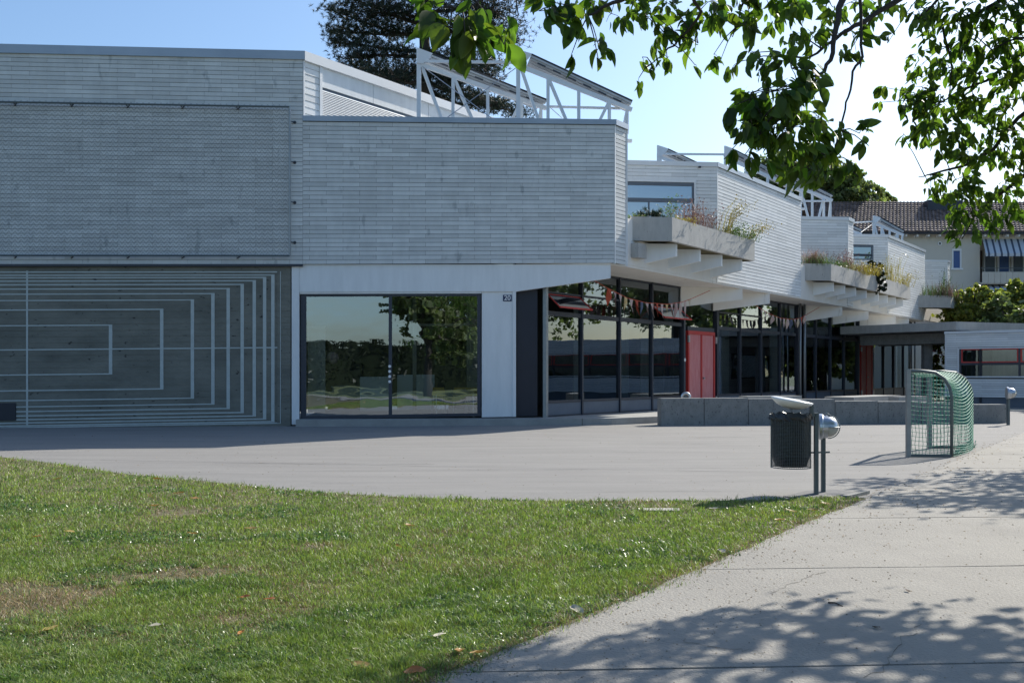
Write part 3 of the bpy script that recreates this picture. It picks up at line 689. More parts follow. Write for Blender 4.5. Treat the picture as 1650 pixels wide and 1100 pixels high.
# lamp, chairs, table inside
lp = front.pt(front.s_px(536,-2.6), -2.6, fz(536,574)); 
mb = MB(); mb.lathe(lp, [(0.001,-.2),(.1,-.17),(.17,-.1),(.2,0),(.17,.1),(.1,.17),(.001,.2)], 14); lo = empty('pendant_lamp', lp, 'round pinkish paper lamp hanging behind the left pane of the big window', 'lamp')
mb.build('shade', M['lampw'], lo, smooth=True); mb = MB(); mb.tube([lp+Vector((0,0,.2)), Vector((lp.x,lp.y,4.79))], .006, 5); mb.build('cord', M['dark'], lo)
def chair(px, o, label, ang=0):
    p = front.pt(front.s_px(px,o), o, .21); p.z = .22; t = empty('chair', p, label, 'chair', 'yellow chairs behind the big window')
    X = UD; Yv = ND
    P_ = lambda x,y,z: p+X*x+Yv*y+Vector((0,0,z))
    mb = MB(); mb.hexa([P_(-.21,-.2,.44),P_(.21,-.2,.44),P_(.2,.2,.43),P_(-.2,.2,.43),P_(-.21,-.2,.47),P_(.21,-.2,.47),P_(.2,.2,.46),P_(-.2,.2,.46)]); mb.build('seat', M['yellow'], t)
    mb = MB(); mb.hexa([P_(-.21,.2,.62),P_(.21,.2,.62),P_(.21,.225,.62),P_(-.21,.225,.62),P_(-.17,.26,.88),P_(.17,.26,.88),P_(.17,.285,.88),P_(-.17,.285,.88)]); mb.build('backrest', M['yellow'], t)
    for sx in (-1,1):
        mb = MB(); mb.tube([P_(sx*.22,-.2,0),P_(sx*.19,-.17,.43),P_(sx*.19,.18,.43),P_(sx*.17,.27,.85)], .013, 6); mb.build('leg', M['alu'], t, smooth=True)
        mb = MB(); mb.tube([P_(sx*.22,.25,0),P_(sx*.19,.15,.43)], .013, 6); mb.build('leg', M['alu'], t, smooth=True)
chair(707, -1.0, 'yellow chair with chrome legs, left one of three behind the big window')
chair(741, -1.1, 'yellow chair with chrome legs, middle one of three behind the big window')
chair(760, -1.0, 'yellow chair with chrome legs, right one of three behind the big window')
tp = front.pt(front.s_px(733,-.6), -.62, 0); tp.z = .21
tb = empty('school_table', tp, 'low thin topped table with steel legs in front of the yellow chairs', 'table')
mb = MB(); mb.obox(tp, UD, ND, .62, .22, .90, .93); mb.build('tabletop', M['dark'], tb)
for sx in (-1,1):
    for sy in (-1,1):
        q = tp+UD*sx*.56+ND*sy*.17; mb = MB(); mb.tube([(q.x,q.y,.21),(q.x,q.y,.90)], .015, 6); mb.build('leg', M['alu'], tb)

# ================================================================== ball net on the gym wall
npnt = front.pt(front.s_px(467), .2, 4.6)
net = empty('ball_net', npnt, 'wide steel framed wire net stretched over the tiled gym wall', 'net')
nz0, nz1 = front.z_px(467,412,.2), front.z_px(467,172.5,.2); nsR = front.s_px(467,.2)
mb = MB(); mb.tube([front.pt(SG0,.2,nz1), front.pt(nsR,.2,nz1)], .028, 6); mb.build('rail', M['gsteel'], net)
mb = MB(); mb.tube([front.pt(SG0,.2,nz0), front.pt(nsR,.2,nz0)], .028, 6); mb.build('rail', M['gsteel'], net)
mb = MB(); mb.tube([front.pt(nsR,.2,nz0), front.pt(nsR,.2,nz1)], .035, 6); mb.build('upright', M['steel'], net)
for zz in (nz0, nz1):
    for px in (24,115,205,293,382):
        a = front.s_px(px); mb = MB(); mb.bar(front.pt(a,.012,zz), front.pt(a,.2,zz), .03, .02); mb.bar(front.pt(a,.012,zz-.06), front.pt(a+.12,.2,zz-.02), .03,.02); mb.build('bracket', M['frame'], net)
for i in range(4):
    zz = nz0+.4+(nz1-nz0-.8)*i/3; mb = MB(); mb.bar(front.pt(nsR,.2,zz), front.pt(nsR+.12,.012,zz), .03, .02); mb.lathe(front.pt(nsR+.12,.015,zz), [(0,0),(.05,0),(.05,.02),(0,.03)], 6, axis=front.o); mb.build('bracket', M['frame'], net)
mb = MB(); H = nz1-nz0; a0n = -.6; step = .165; zstep = .118
nrow = int(H/zstep); 
for r in range(nrow+1):                    # chain of zig-zag wires
    z = nz1-r*zstep; pts = []
    a = a0n; i = 0
    while a < nsR:
        pts.append(front.pt(a, .2, max(nz0, z+(zstep/2 if i%2 else -zstep/2)))); a += step/2; i += 1
    for p, q in zip(pts[:-1], pts[1:]): mb.tube([p,q], .0042, 3, cap=False)
mb.build('netting', M['wire'], net, kind='stuff')

# ================================================================== solar trusses
def truss(tp, ep, Y0, Y1, zb_, name_label, nv=3, cut=None, depth=.9, group='roof solar trusses'):
    A = U(*tp, Y0); B = U(*ep, Y1); d = (B-A); dh = Vector((d.x,d.y,0)); n = Vector((-dh.y,dh.x,0)).normalized()
    t = empty('solar_truss', (A.x,A.y,zb_), name_label, 'solar collector', group)
    mb = MB(); mb.bar((A.x,A.y,zb_), (A.x,A.y,A.z-.28), .13, .13); mb.build('post', M['wsteel'], t)
    off = Vector((0,0,-.42))
    A2, B2 = A+off, B+Vector((0,0,-.22))
    mb = MB(); mb.bar(A2, B2, .10, .13); mb.build('top_chord', M['wsteel'], t)
    mb = MB(); mb.bar((A.x,A.y,zb_), (B.x,B.y,zb_), .10, .10); mb.build('bottom_chord', M['wsteel'], t)
    fr = [ .26, .53, .80 ] if nv == 3 else [.4,.75]
    mb = MB(); prev = A2
    for i, f in enumerate(fr):
        P_ = A2.lerp(B2, f); mbx = MB(); mbx.bar((P_.x,P_.y,zb_), P_, .10, .10); mbx.build('strut', M['wsteel'], t)
        if i < len(fr)-1 or True:
            q = A2.lerp(B2, (f+0.02)); Pp = A2.lerp(B2, fr[i-1] if i else .02)
            mbx = MB()
            if i < 2: mbx.bar(Pp, (q.x,q.y,zb_) if False else (A2.lerp(B2, (fr[i-1] if i else 0)+.23)).xy.to_3d()+Vector((0,0,zb_)), .09, .09)
            else: mbx.bar(P_, (A2.lerp(B2,f-.17)).xy.to_3d()+Vector((0,0,zb_)), .09, .09)
            mbx.build('diagonal', M['wsteel'], t)
    mb = MB(); e = A2.lerp(B2,.96); mb.bar((e.x,e.y,zb_+.22), e, .08, .08); q = A2.lerp(B2,.9); mb.bar(e, (q.x,q.y,zb_), .07,.07); mb.build('strut', M['wsteel'], t)
    # gusset head plate
    du = dh.normalized()
    mb = MB(); hx = [A-du*.08+Vector((0,0,.06)), A-du*.08+Vector((0,0,-.42)), A+du*.10+Vector((0,0,-.42)), A+du*.33+Vector((0,0,-.20)), A+du*.42+Vector((0,0,-.07))]
    mb.add([p-n*.11 for p in hx]+[p-n*.02 for p in hx], [(0,1,2,3,4),(9,8,7,6,5)]+[(i,i+5,(i+1)%5+5,(i+1)%5) for i in range(5)]); mb.build('head_plate', M['wsteel'], t)
    # collector slab: dark top, pale ribbed underside
    up = d.cross(n).normalized(); up = up if up.z > 0 else -up
    s0 = A+du*.40-Vector((0,0,.10)); s1 = B+Vector((0,0,.02))
    def slab(o_lo, o_hi, m, nm, n0=-.05, n1=depth):
        mb = MB(); mb.hexa([s0+up*o_lo+n*n0, s1+up*o_lo+n*n0, s1+up*o_lo+n*n1, s0+up*o_lo+n*n1, s0+up*o_hi+n*n0, s1+up*o_hi+n*n0, s1+up*o_hi+n*n1, s0+up*o_hi+n*n1]); mb.build(nm, m, t)
    slab(-.055, 0, M['pvb'], 'collector_frame'); slab(.002, .06, M['pv'], 'collector_glass')
    mb = MB()
    for k in range(3):
        a_ = .02+.2*k; mb.bar(s0+up*-.085+n*a_, s1+up*-.085+n*a_, .05, .05)
    mb.build('collector_tube', M['pvb'], t)
    for k in range(6):
        p = s0.lerp(s1, .08+.15*k)+up*-.13; mb = MB(); mb.bar(p-n*.0, p+(s1-s0).normalized()*.28, .04, .04)
        mb.build('clip', M['frame'], t)
    return A, B, t
zr1 = 8.9
T1 = truss((675,82),(880,164),31.2,32.6,zr1,'white solar truss furthest left on the nearest roof')
T2 = truss((835,84),(1018,166),31.2,31.6,zr1,'white solar truss at the right end of the nearest roof')
mb = MB(); mb.bar(T1[0]+Vector((0,0,-.33)), T2[0]+Vector((0,0,-.33)), .08,.08); mb.build('tie_bar', M['wsteel'], T1[2])
mb = MB(); mb.tube([T1[0]+Vector((0.05,0,-.45)), (T2[0].x,T2[0].y,zr1)], .014, 5); mb.tube([(T1[0].x,T1[0].y,zr1), T2[0]+Vector((0,0,-.45))], .014, 5); mb.build('cross_brace', M['alu'], T1[2])
mb = MB(); mb.bar(U(882,172,32.5), U(1000,175,31.7), .07,.07); mb.tube([U(885,172,32.5), U(905,190,31.6)], .014, 5); mb.build('tie_bar', M['wsteel'], T2[2])
T3 = truss((1061,237),(1150,277),43.5,44,8.9,'white solar truss half hidden behind the second roof edge')
T4 = truss((1169,238),(1296,302),43.5,44.6,8.9,'white solar truss above the side wall of the second box')
mb = MB(); mb.bar(T3[0]+Vector((0,0,-.3)), T4[0]+Vector((0,0,-.3)), .08,.08); mb.tube([T3[0]+Vector((0,0,-.4)),(T3[0].x+1,T3[0].y,9.)],.014,5); mb.build('tie_bar', M['wsteel'], T3[2])
T5 = truss((1272,283),(1341,316),49.6,50.2,8.9,'white solar truss on the third box in front of the brown roof')
mb = MB(); mb.bar(U(1293,324,49.8), U(1338,324,50.), .08,.08); mb.build('tie_bar', M['wsteel'], T5[2])
T6 = truss((1342,352),(1388,371),57,57.5,9.2,'small white solar truss left of the furthest one')
T7 = truss((1408,349),(1456,373),61.8,62.,9.2,'furthest white solar truss with open struts below')
mb = MB(); mb.bar(T6[0]+Vector((0,0,-.3)), T7[0]+Vector((0,0,-.3)), .08,.08); mb.tube([(T6[0].x+1.3,T6[0].y,9.4), T7[0]+Vector((0,0,-.4))],.014,5); mb.build('tie_bar', M['wsteel'], T7[2])

# ================================================================== bunting
def bunting(pts_px, off, cols, label, Y=None):
    P_ = []
    for (px, py) in pts_px:
        a = gl.s_px(px, off); q = gl.pt(a, off, 0); P_.append(U(px, py, q.y))
    t = empty('bunting', P_[0], label, 'bunting')
    pts = []                                            # smooth cord
    for i in range(len(P_)-1):
        for k in range(4): pts.append(P_[i].lerp(P_[i+1], k/4))
    pts.append(P_[-1])
    mb = MB(); mb.tube(pts, .012, 5); mb.build('cord', M['cloth_o'], t)
    seg = list(zip(P_[1:-2], P_[2:-1])); tot = sum((b-a).length for a,b in seg); n = len(cols)
    for i, c in enumerate(cols):
        d = tot*(i+.5)/n
        for (a,b) in seg:
            l = (b-a).length
            if d <= l: break
            d -= l
        p = a.lerp(b, min(1,d/l)); dv = (b-a).normalized(); h = random.uniform(.38,.56); hw = random.uniform(.08,.12)
        nrm = Vector((dv.y,-dv.x,0)); tw = random.uniform(-.10,.10); lean = random.uniform(-.08,.08)
        V = [p-dv*hw, p+dv*hw, p-dv*hw*.6+Vector((0,0,-h*.5))+nrm*tw, p+dv*hw*.6+Vector((0,0,-h*.5))-nrm*tw*.6, p+dv*lean+Vector((0,0,-h))+nrm*tw]
        mb = MB(); e = nrm*.004
        mb.add([v+e for v in V]+[v-e for v in V], [(0,2,3,1),(2,4,3),(6,8,7,5),(8,9,7)]); mb.build('pennant', M['cloth_'+c], t)
o8 = lambda x,y: (820+x/4.075, 430+y/4.075)
bunting([o8(*p) for p in ((560,90),(640,135),(780,205),(900,235),(1040,245),(1140,230),(1200,208),(1320,155))], 1.0, 'omwywobwwowywmwwt', 'colourful bunting strung between beams in front of the nearest glazing')
o9 = lambda x,y: (1090+x/4.584, 460+y/4.584)
bunting([o9(*p) for p in ((585,145),(612,165),(700,215),(770,240),(860,250),(915,240),(960,215),(1055,160))], .9, 'wwmwtwwwbwtow', 'faded white bunting strung to the slim paired columns')

# ================================================================== low concrete wall of blocks
lw = empty('low_wall', G(1250,685), 'low row of dark grey concrete blocks in front of the glazed entrance', 'wall')
jx = [1065,1134.7,1205.8,1276,1345.7,1415,1485,1556,1622]
tops = [.80,.80,.78,.76,.70,.68,.66,.58]
A, B = G(1065,685.3), G(1622,681.5); wd_ = (B-A).normalized(); lws = Seg(A, wd_, 20)
for i in range(8):
    a0, a1 = lws.s_px(jx[i]), lws.s_px(jx[i+1]); mb = MB(); bv = .015
    z1 = tops[i]; q0, q1 = a0+.010, a1-.010; dp = .42
    mb.hexa([lws.pt(q0,0,0),lws.pt(q1,0,0),lws.pt(q1,-dp,0),lws.pt(q0,-dp,0),lws.pt(q0,0,z1-bv),lws.pt(q1,0,z1-bv),lws.pt(q1,-dp,z1-bv),lws.pt(q0,-dp,z1-bv)])
    mb.hexa([lws.pt(q0,0,z1-bv+.0005),lws.pt(q1,0,z1-bv+.0005),lws.pt(q1,-dp,z1-bv+.0005),lws.pt(q0,-dp,z1-bv+.0005),lws.pt(q0+bv,-bv,z1),lws.pt(q1-bv,-bv,z1),lws.pt(q1-bv,-dp+bv,z1),lws.pt(q0+bv,-dp+bv,z1)])
    mb.build('block', M['wconc'], lw)
# stone benches behind
def bench(p0, p1, z0, z1, dep, label):
    d = (p1-p0); s = Seg((p0.x,p0.y), d, d.length); t = MB(); s.box(t, 0, d.length, z0, z1, -dep, 0); t2 = t.build('stone_bench', M['step'])
    tag(t2, label, 'bench')
bench(U(1376,640,38.5), U(1452,638,42), .0, .62, 1.2, 'pale flat concrete ledge beside the far red door')
bench(U(1448,640,34), U(1500,640,34.5), .0, .74, .5, 'short pale concrete block seen through the goal net')
bench(U(1205,640,33.5), U(1292,640,34.5), .0, .76, .5, 'long pale concrete ledge behind the bin and the low wall')
mb = MB(); cc = U(1105,639.5,30.4); q = Vector((0,1,0)); pts = [cc+Vector((math.cos(a)*.12,0,math.sin(a)*.12)) for a in [2*math.pi*k/16 for k in range(17)]]
rg = empty('toy_wheel', cc, 'small grey rubber wheel peeking over the low wall by the first red door', 'wheel'); mb.tube(pts, .045, 8, cap=False); mb.build('tyre', M['alu'], rg, smooth=True)
mb = MB(); mb.lathe(cc-q*.02, [(0.001,0),(.06,0),(.06,.04),(.001,.04)], 12, axis=q); mb.tube([cc, cc-Vector((0,0,.8))], .02, 6); mb.build('hub', M['gsteel'], rg)

# ================================================================== litter bin and lamps
bp1 = G(1315, 797); bp2 = G(1326.5, 793)
bp1.z = .0; bp2.z = 0
Yb = bp1.y; m_px = Yb/FPX
binE = empty('litter_bin', bp1, 'black wire mesh litter bin with tilted metal lid on a steel post', 'litter bin')
mb = MB(); mb.bar(bp1, (bp1.x,bp1.y,zat(665,Yb)), .060, .045); mb.build('post', M['gsteel'], binE)
bx0, bx1 = (1244.5-CX)*m_px, (1307.5-CX)*m_px; bc = Vector(((bx0+bx1)/2, Yb+.05, 0)); rb = (bx1-bx0)/2
z_b, z_t = zat(753,Yb), zat(668,Yb)
mb = MB(); n = 56
for k in range(n):
    a = 2*math.pi*k/n; c, s = math.cos(a)*rb, math.sin(a)*rb; mb.bar((bc.x+c,bc.y+s,z_b), (bc.x+c,bc.y+s,z_t), .0035, .0035)
for j in range(38):
    z = z_b+(z_t-z_b)*j/37; pts = [(bc.x+rb*1.005*math.cos(2*math.pi*k/28), bc.y+rb*1.005*math.sin(2*math.pi*k/28), z) for k in range(29)]
    mb.tube(pts, .002 if 0<j<37 else .006, 3, cap=False)
mb.build('basket', M['gsteel'], binE)
mb = MB(); pr = [(rb*.2,z_b+.015),(rb*.80,z_b+.012),(rb*.86,z_b+.07),(rb*.955,z_b+.14),(rb*.965,z_b+.3),(rb*.97,z_t-.04),(rb*1.0,z_t+.0),(rb*1.06,z_t+.022),(rb*1.10,z_t-.02),(rb*1.08,z_t-.06)]
base = len(mb.v); nn = 36
for i, (r, z) in enumerate(pr):
    for k in range(nn):
        a = 2*math.pi*k/nn; j = (i >= 6); rr = r*(1+random.uniform(-.012,.006)+(random.uniform(-.05,.03) if j else 0)); mb.v.append((bc.x+rr*math.cos(a), bc.y+rr*math.sin(a), z+(random.uniform(-.025,.012) if j else random.uniform(-.004,.004))))
for i in range(len(pr)-1):
    for k in range(nn): a = i*nn+k; b = i*nn+(k+1)%nn; mb.f.append((a,b,b+nn,a+nn))
mb.build('bin_bag', M['black'], binE)
mb = MB(); L_, R_ = Vector(((1243-CX)*m_px, Yb-.0, zat(640.5,Yb))), Vector(((1309-CX)*m_px, Yb, zat(651.5,Yb))); cl = (L_+R_)/2; du = (R_-L_)
ax = du.cross(Vector((0,1,0))).normalized(); ax = ax if ax.z > 0 else -ax; rl = du.length/2
ax = (ax+Vector((0,-.06,0))).normalized()
mb.lathe(cl+ax*.0, [(.001,-.012),(rl*.5,-.016),(rl*.8,-.010),(rl,.0)][:], 28, axis=ax)
mb.v = []; mb.f = []
mb.lathe(cl-ax*.055, [(.001,-.045),(rl*.35,-.036),(rl*.7,-.002),(rl*.92,.040),(rl,.064),(rl*.99,.072),(rl*.85,.077),(rl*.5,.083),(.001,.086)], 32, axis=ax)
mb.build('lid', M['signw'], binE, smooth=True)
mb = MB(); mb.bar(R_+Vector((-.01,0,-.0)), (R_.x-.01,R_.y,zat(668,Yb)), .035, .04); mb.bar((bx0+.28,Yb-.02,z_t-.005), (bp1.x,Yb-.02,z_t-.005), .02, .03, ); mb.bar((bx1-.02,Yb,zat(729,Yb)), (bp2.x,Yb,zat(728,Yb)), .015,.02); mb.build('bracket', M['gsteel'], binE)
def lamp(base, hz, k, label, big=True, post_only_w=.052):
    t = empty('bollard_lamp', base, label, 'lamp', 'round headed bollard lamps')
    mb = MB(); mb.bar(base, (base.x,base.y,hz+.02*k), post_only_w*k, .05*k); mb.build('post', M['gsteel'], t)
    dirn = Vector((1,-.28,0)).normalized(); c = Vector((base.x-.03*k, base.y-.06*k, hz))
    mb = MB(); mb.lathe(c-dirn*.05*k, [(.001,0),(.155*k,0),(.172*k,.01*k),(.175*k,.045*k),(.165*k,.05*k),(.155*k,.065*k),(.150*k,.12*k),(.001,.12*k)], 28, axis=dirn); mb.build('housing', M['alu'], t, smooth=False)
    # domed head: upper shell metal, lower lens
    def dome(half, m, nm, r0):
        mb = MB(); q = dirn.to_track_quat('Z','Y'); rows = 8; cols = 14
        side = dirn.cross(Vector((0,0,1))).normalized(); upv = Vector((0,0,1))
        for i in range(rows+1):
            th = math.pi/2*i/rows
            for j in range(cols+1):
                ph = (math.pi*j/cols)+(0 if half else math.pi)
                mb.v.append(tuple(c+dirn*(.07*k+math.sin(th)*r0*1.0)+ (side*math.cos(ph)+upv*math.sin(ph))*r0*math.cos(th)))
        for i in range(rows):
            for j in range(cols): a = i*(cols+1)+j; mb.f.append((a,a+1,a+cols+2,a+cols+1))
        mb.build(nm, m, t, smooth=True)
    dome(True, M['alu'], 'hood', .142*k); dome(False, M['lens'], 'lens', .136*k)
    mb = MB(); side = dirn.cross(Vector((0,0,1))).normalized()
    pts = [c+dirn*(.07*k+math.sin(a)*.152*k)+Vector((0,0,1))*math.cos(a)*.152*k for a in [math.pi*j/14 for j in range(15)]]
    mb.tube(pts, .008*k, 6); pts = [c+dirn*(.07*k+math.sin(a)*.15*k)+side*math.cos(a)*.15*k for a in [math.pi*j/14 for j in range(15)]]; mb.tube(pts, .007*k, 6)
    mb.tube([c+Vector((0,0,.15*k))+dirn*.03*k, c+Vector((0,0,.185*k))+dirn*.05*k, c+Vector((0,0,.15*k))+dirn*.10*k], .012*k, 6)
    mb.build('guard', M['steel'], t, smooth=True)
lamp(bp2, zat(687, bp2.y), .95, 'round galvanised lamp head bolted on a post beside the litter bin')
b2p = G(1624.5, 684.5); lamp(b2p, zat(633, b2p.y), 1.05, 'small bollard lamp standing alone beyond the goal', post_only_w=.11)

# ================================================================== goal
g0, g1 = G(1463.5,736), G(1533.5,736.5); f0, f1 = G(1498,722.5), G(1566,721)
GH = 1.56
goal = empty('football_goal', (g0+f1)/2, 'small steel street goal with green net beside the path', 'goal')
def goalside(a, b):
    d = (b-a); L = d.length; d.normalize(); up = Vector((0,0,1))
    arc = [a+up*.02, a+up*GH]; prof = [(0,GH),(.30*L+.0,GH),(.62*L,GH-.03),(.83*L,GH-.14),(.95*L,GH-.29),(L,GH-.46),(L,.02)]
    return [a+d*x+up*z for x,z in prof]
s1_, s2_ = goalside(g0,g1), goalside(f0,f1)
for (a,b,S) in ((g0,g1,s1_),(f0,f1,s2_)):
    mb = MB(); mb.bar((a.x,a.y,0), (a.x,a.y,GH+.03), .075, .075); mb.build('post', M['steel'], goal)
    mb = MB(); mb.tube(S, .03, 8); mb.build('side_frame', M['gsteel'], goal, smooth=True)
    mb = MB(); mb.bar(a+Vector((0.03,0,.03)), b+Vector((0,0,.03)), .05, .05); mb.build('base_bar', M['gsteel'], goal)
mb = MB(); mb.bar(g0+Vector((0,0,GH)), f0+Vector((0,0,GH)), .075, .075); mb.build('crossbar', M['steel'], goal)
mb = MB(); mb.bar(g1+Vector((0,0,.03)), f1+Vector((0,0,.03)), .045, .045); mb.build('base_bar', M['gsteel'], goal)
mb = MB()
def along(S, t):
    ls = [(q-p).length for p,q in zip(S[:-1],S[1:])]; T = sum(ls)*t
    for (p,q),l in zip(zip(S[:-1],S[1:]),ls):
        if T <= l: return p.lerp(q, T/l if l else 0)
        T -= l
    return S[-1]
nU, nV = 30, 36; outv = (g1-g0).normalized()
def bp_(u, v):
    p = along(s1_, v).lerp(along(s2_, v), u); sag = math.sin(math.pi*u)
    p = p+outv*(.10*sag*max(0,(v-.45))*2)*(1 if v > .45 else 0) - Vector((0,0,1))*.10*sag*(1 if v < .9 else (1-v)*10)
    return p+outv*.03
for j in range(nV+1):
    mb.tube([bp_(u/12, j/nV) for u in range(13)], .0045, 3, cap=False)
for i in range(nU+1):
    mb.tube([bp_(i/nU+.012*math.sin(v*1.3+i), v/15) for v in range(16)], .0042, 3, cap=False)
for S, a, b in ((s1_,g0,g1),(s2_,f0,f1)):
    d = (b-a); L = d.length; d.normalize()
    for i in range(1, 12):
        x = L*i/12; zt = min(GH, GH if x < .62*L else GH-.46*(x/L-.62)/.38*1.0); mb.tube([a+d*(x+.012*math.sin(z*3+i))+Vector((0,0,.05+(zt-.05)*z/8)) for z in range(9)], .0052, 3, cap=False)
    for j in range(1, 20):
        z = GH*j/20; xm = L if z < GH-.46 else L*(1-.38*(z-(GH-.46))/.46*.8); mb.tube([a+d*xm*t/5+Vector((0,0,z-.035*math.sin(math.pi*t/5))) for t in range(6)], .0052, 3, cap=False)
# heap of loose net on the ground along the back
for k in range(40):
    u = random.random(); p = g1.lerp(f1, u); q = g1.lerp(f1, min(1,u+random.uniform(.02,.15)))
    pts = [p+outv*random.uniform(-.1,.12)+Vector((0,0,random.uniform(.01,.07))), (p+q)/2+outv*random.uniform(-.12,.14)+Vector((0,0,random.uniform(.01,.2))), q+outv*random.uniform(-.1,.12)+Vector((0,0,.02))]
    mb.tube(pts, .0045, 3, cap=False)
mb.build('net', M['net'], goal, kind='stuff')

# ================================================================== pavilion and canopy
PVd = az(128.5); pvc = U(1523, 603, 47.); pvc.z = 0
pav = empty('pavilion', pvc, 'low white clad pavilion with red framed window and flat concrete canopy', 'building')
school_keep = school; school = pav
pw = Seg((pvc.x,pvc.y), PVd, 16); ztp = pw.z_px(1523,534)
wx0, wz_t, wz_b = pw.s_px(1543), pw.z_px(1560,560), pw.z_px(1560,608)
clad(pw, .07, 14, .45, ztp-.12, pav, m='tile_w', course=.105, tl=2.2, holes=[(wx0, 13.2, wz_b, wz_t)])
mb = MB(); pw.box(mb, -.03, 14, ztp-.118, ztp, -.4, .06); pw.box(mb, -.0, .07, .45, ztp-.12, -.1, .02); mb.build('roof_edge', M['wflash'], pav)
mb = MB(); pw.box(mb, .1, 14, 0, .448, -.4, -.06); mb.build('plinth', M['frame2'], pav)
mb = MB(); pw.box(mb, wx0, wx0+.07, wz_b, wz_t, -.12, .04); pw.box(mb, wx0+.07, 13.2, wz_t-.06, wz_t, -.12,.04); pw.box(mb, wx0+.07, 13.2, wz_b, wz_b+.06, -.12,.06); wf = mb.build('window', M['white'], pav)
zm = pw.z_px(1560, 585); n = 5; W2 = (13.2-wx0-.07)/n
mb = MB(); pw.box(mb, wx0+.07, 13.2, zm-.09, zm+.02, -.12, -.01)
for i in range(n): 
    a = wx0+.07+W2*i; pw.box(mb, a, a+.09, wz_b+.06, zm-.09, -.12, -.01); pw.box(mb, a, a+.09, zm+.02, wz_t-.06, -.12, -.01)
mb.build('mullion', M['frame'], wf)
for i in range(n):
    a, b = wx0+.07+W2*i+.09, wx0+.07+W2*(i+1); mb = MB(); t_ = .055; z0_, z1_ = zm+.02, wz_t-.06
    pw.box(mb, a, b, z0_, z0_+t_, -.1, .0); pw.box(mb, a, b, z1_-t_, z1_, -.1, .0); pw.box(mb, a, a+t_, z0_+t_, z1_-t_, -.1, 0); pw.box(mb, b-t_, b, z0_+t_, z1_-t_, -.1, 0); mb.build('red_sash', M['red'], wf)
    for (p,q) in ((wz_b+.06,zm-.09),(z0_+t_,z1_-t_)):
        mb = MB(); pw.quad(mb, a+.01, b-.01, p, q, -.06); mb.build('pane', M['glass'], wf)
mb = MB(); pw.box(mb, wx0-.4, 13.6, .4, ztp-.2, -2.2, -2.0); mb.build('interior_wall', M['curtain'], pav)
# side wall facing the school and roof
sd_ = Seg((pvc+az(38.5)*9).xy.to_3d(), -az(38.5), 9); 
clad(sd_, 0, 9, .2, ztp-.12, pav, m='tile_w', course=.105, tl=2.2, holes=[(1.2,7.6,1.35,2.6)])
mb = MB(); sd_.quad(mb, 1.2, 7.6, 1.35, 2.6, -.1); mb.build('pane', M['glass'], pav)
mb = MB(); sd_.box(mb, 0,9,.2,ztp-.1,-1.6,-1.5); mb.build('interior_wall', M['dark'], pav)
C0 = U(1540,518,46.6); CL = U(1354,526.5,51.5); CR = U(1650,521.5,48.2)
zc1 = C0.z; cR2 = C0+(CR-C0)*3.2; 
mb = MB(); pts = [CL, C0, cR2, cR2+az(38)*8, CL+az(38)*10]
mb.prism([XY(p) for p in pts], zc1-.40, zc1); cn = mb.build('canopy', M['conc'], pav)
mb = MB(); dcan = (C0-CL).normalized()
q0 = CL+az(38)*1.2+dcan*.8; mb.bar((q0.x,q0.y,zc1-.72), (q0.x+dcan.x*9,q0.y+dcan.y*9,zc1-.72), .3, .5); q0 = CL+az(38)*4+dcan*.8; mb.bar((q0.x,q0.y,zc1-.70), (q0.x+dcan.x*9,q0.y+dcan.y*9,zc1-.70), .3, .5)
mb.build('canopy_beam', M['wconc'], pav)
cp = U(1493.5, 603, 49.5); mb = MB(); mb.box(cp.x-.2, cp.x+.2, cp.y-.2, cp.y+.2, 0, zc1-.96); mb.build('column', M['wconc'], pav)
school = school_keep

# ================================================================== neighbouring house
YH = 80.
hx0, hx1 = (1335-CX)/FPX*YH, 62.
house = empty('apartment_house', ((hx0+hx1)/2, YH, 0), 'beige rendered apartment house with brown tiled roof and striped awnings', 'house')
ze = zat(372, YH); hs = Seg((hx0,YH), (1,0,0), hx1-hx0)
def hpx(px): return (px-CX)/FPX*YH
holes = [(1534,1549,401,434),(1579,1700,392,458)]
mb = MB(); 
xs = [hx0, hpx(1534), hpx(1549), hpx(1579), hx1]
mb.box(xs[0], xs[1], YH, YH+10, -.5, ze); mb.box(xs[1], xs[2], YH, YH+10, -.5, zat(434,YH)); mb.box(xs[1], xs[2], YH, YH+10, zat(401,YH), ze); mb.box(xs[2], xs[3], YH, YH+10, -.5, ze)
mb.box(xs[3], xs[4], YH+1.6, YH+10, -.5, ze); mb.box(xs[3], xs[4], YH, YH+1.6, zat(386,YH), ze); 
mb.box(xs[3], xs[4], YH, YH+1.6, zat(462,YH)-.2, zat(462,YH))
mb.build('wall', M['beige'], house)
mb = MB(); mb.box(xs[1]+.0, xs[2], YH-.04, YH+.1, zat(404,YH), zat(401,YH)); mb.box(xs[1], xs[1]+.1, YH-.04, YH+.1, zat(432,YH), zat(404,YH)); mb.box(xs[2]-.1, xs[2], YH-.04, YH+.1, zat(432,YH), zat(404,YH)); mb.box(xs[1]-.1, xs[2]+.1, YH-.12, YH+.1, zat(435,YH), zat(432,YH)); wf = mb.build('window', M['signw'], house)
mb = MB(); mb.box(xs[1]+.1, xs[2]-.1, YH+.05, YH+.09, zat(432,YH), zat(404,YH)); mb.build('blue_blind', M['bluewin'], wf)
# porthole
mb = MB(); mb.lathe(Vector((hpx(1514),YH-.02,zat(392.5,YH))), [(.001,.02),(.09,.02),(.09,.05),(.16,.05),(.16,0)], 14, axis=Vector((0,-1,0))); mb.build('vent', M['signw'], house)
mb = MB(); mb.lathe(Vector((hpx(1514),YH-.045,zat(392.5,YH))), [(.001,.0),(.09,.0)], 14, axis=Vector((0,-1,0))); mb.build('vent_hole', M['dark'], house)
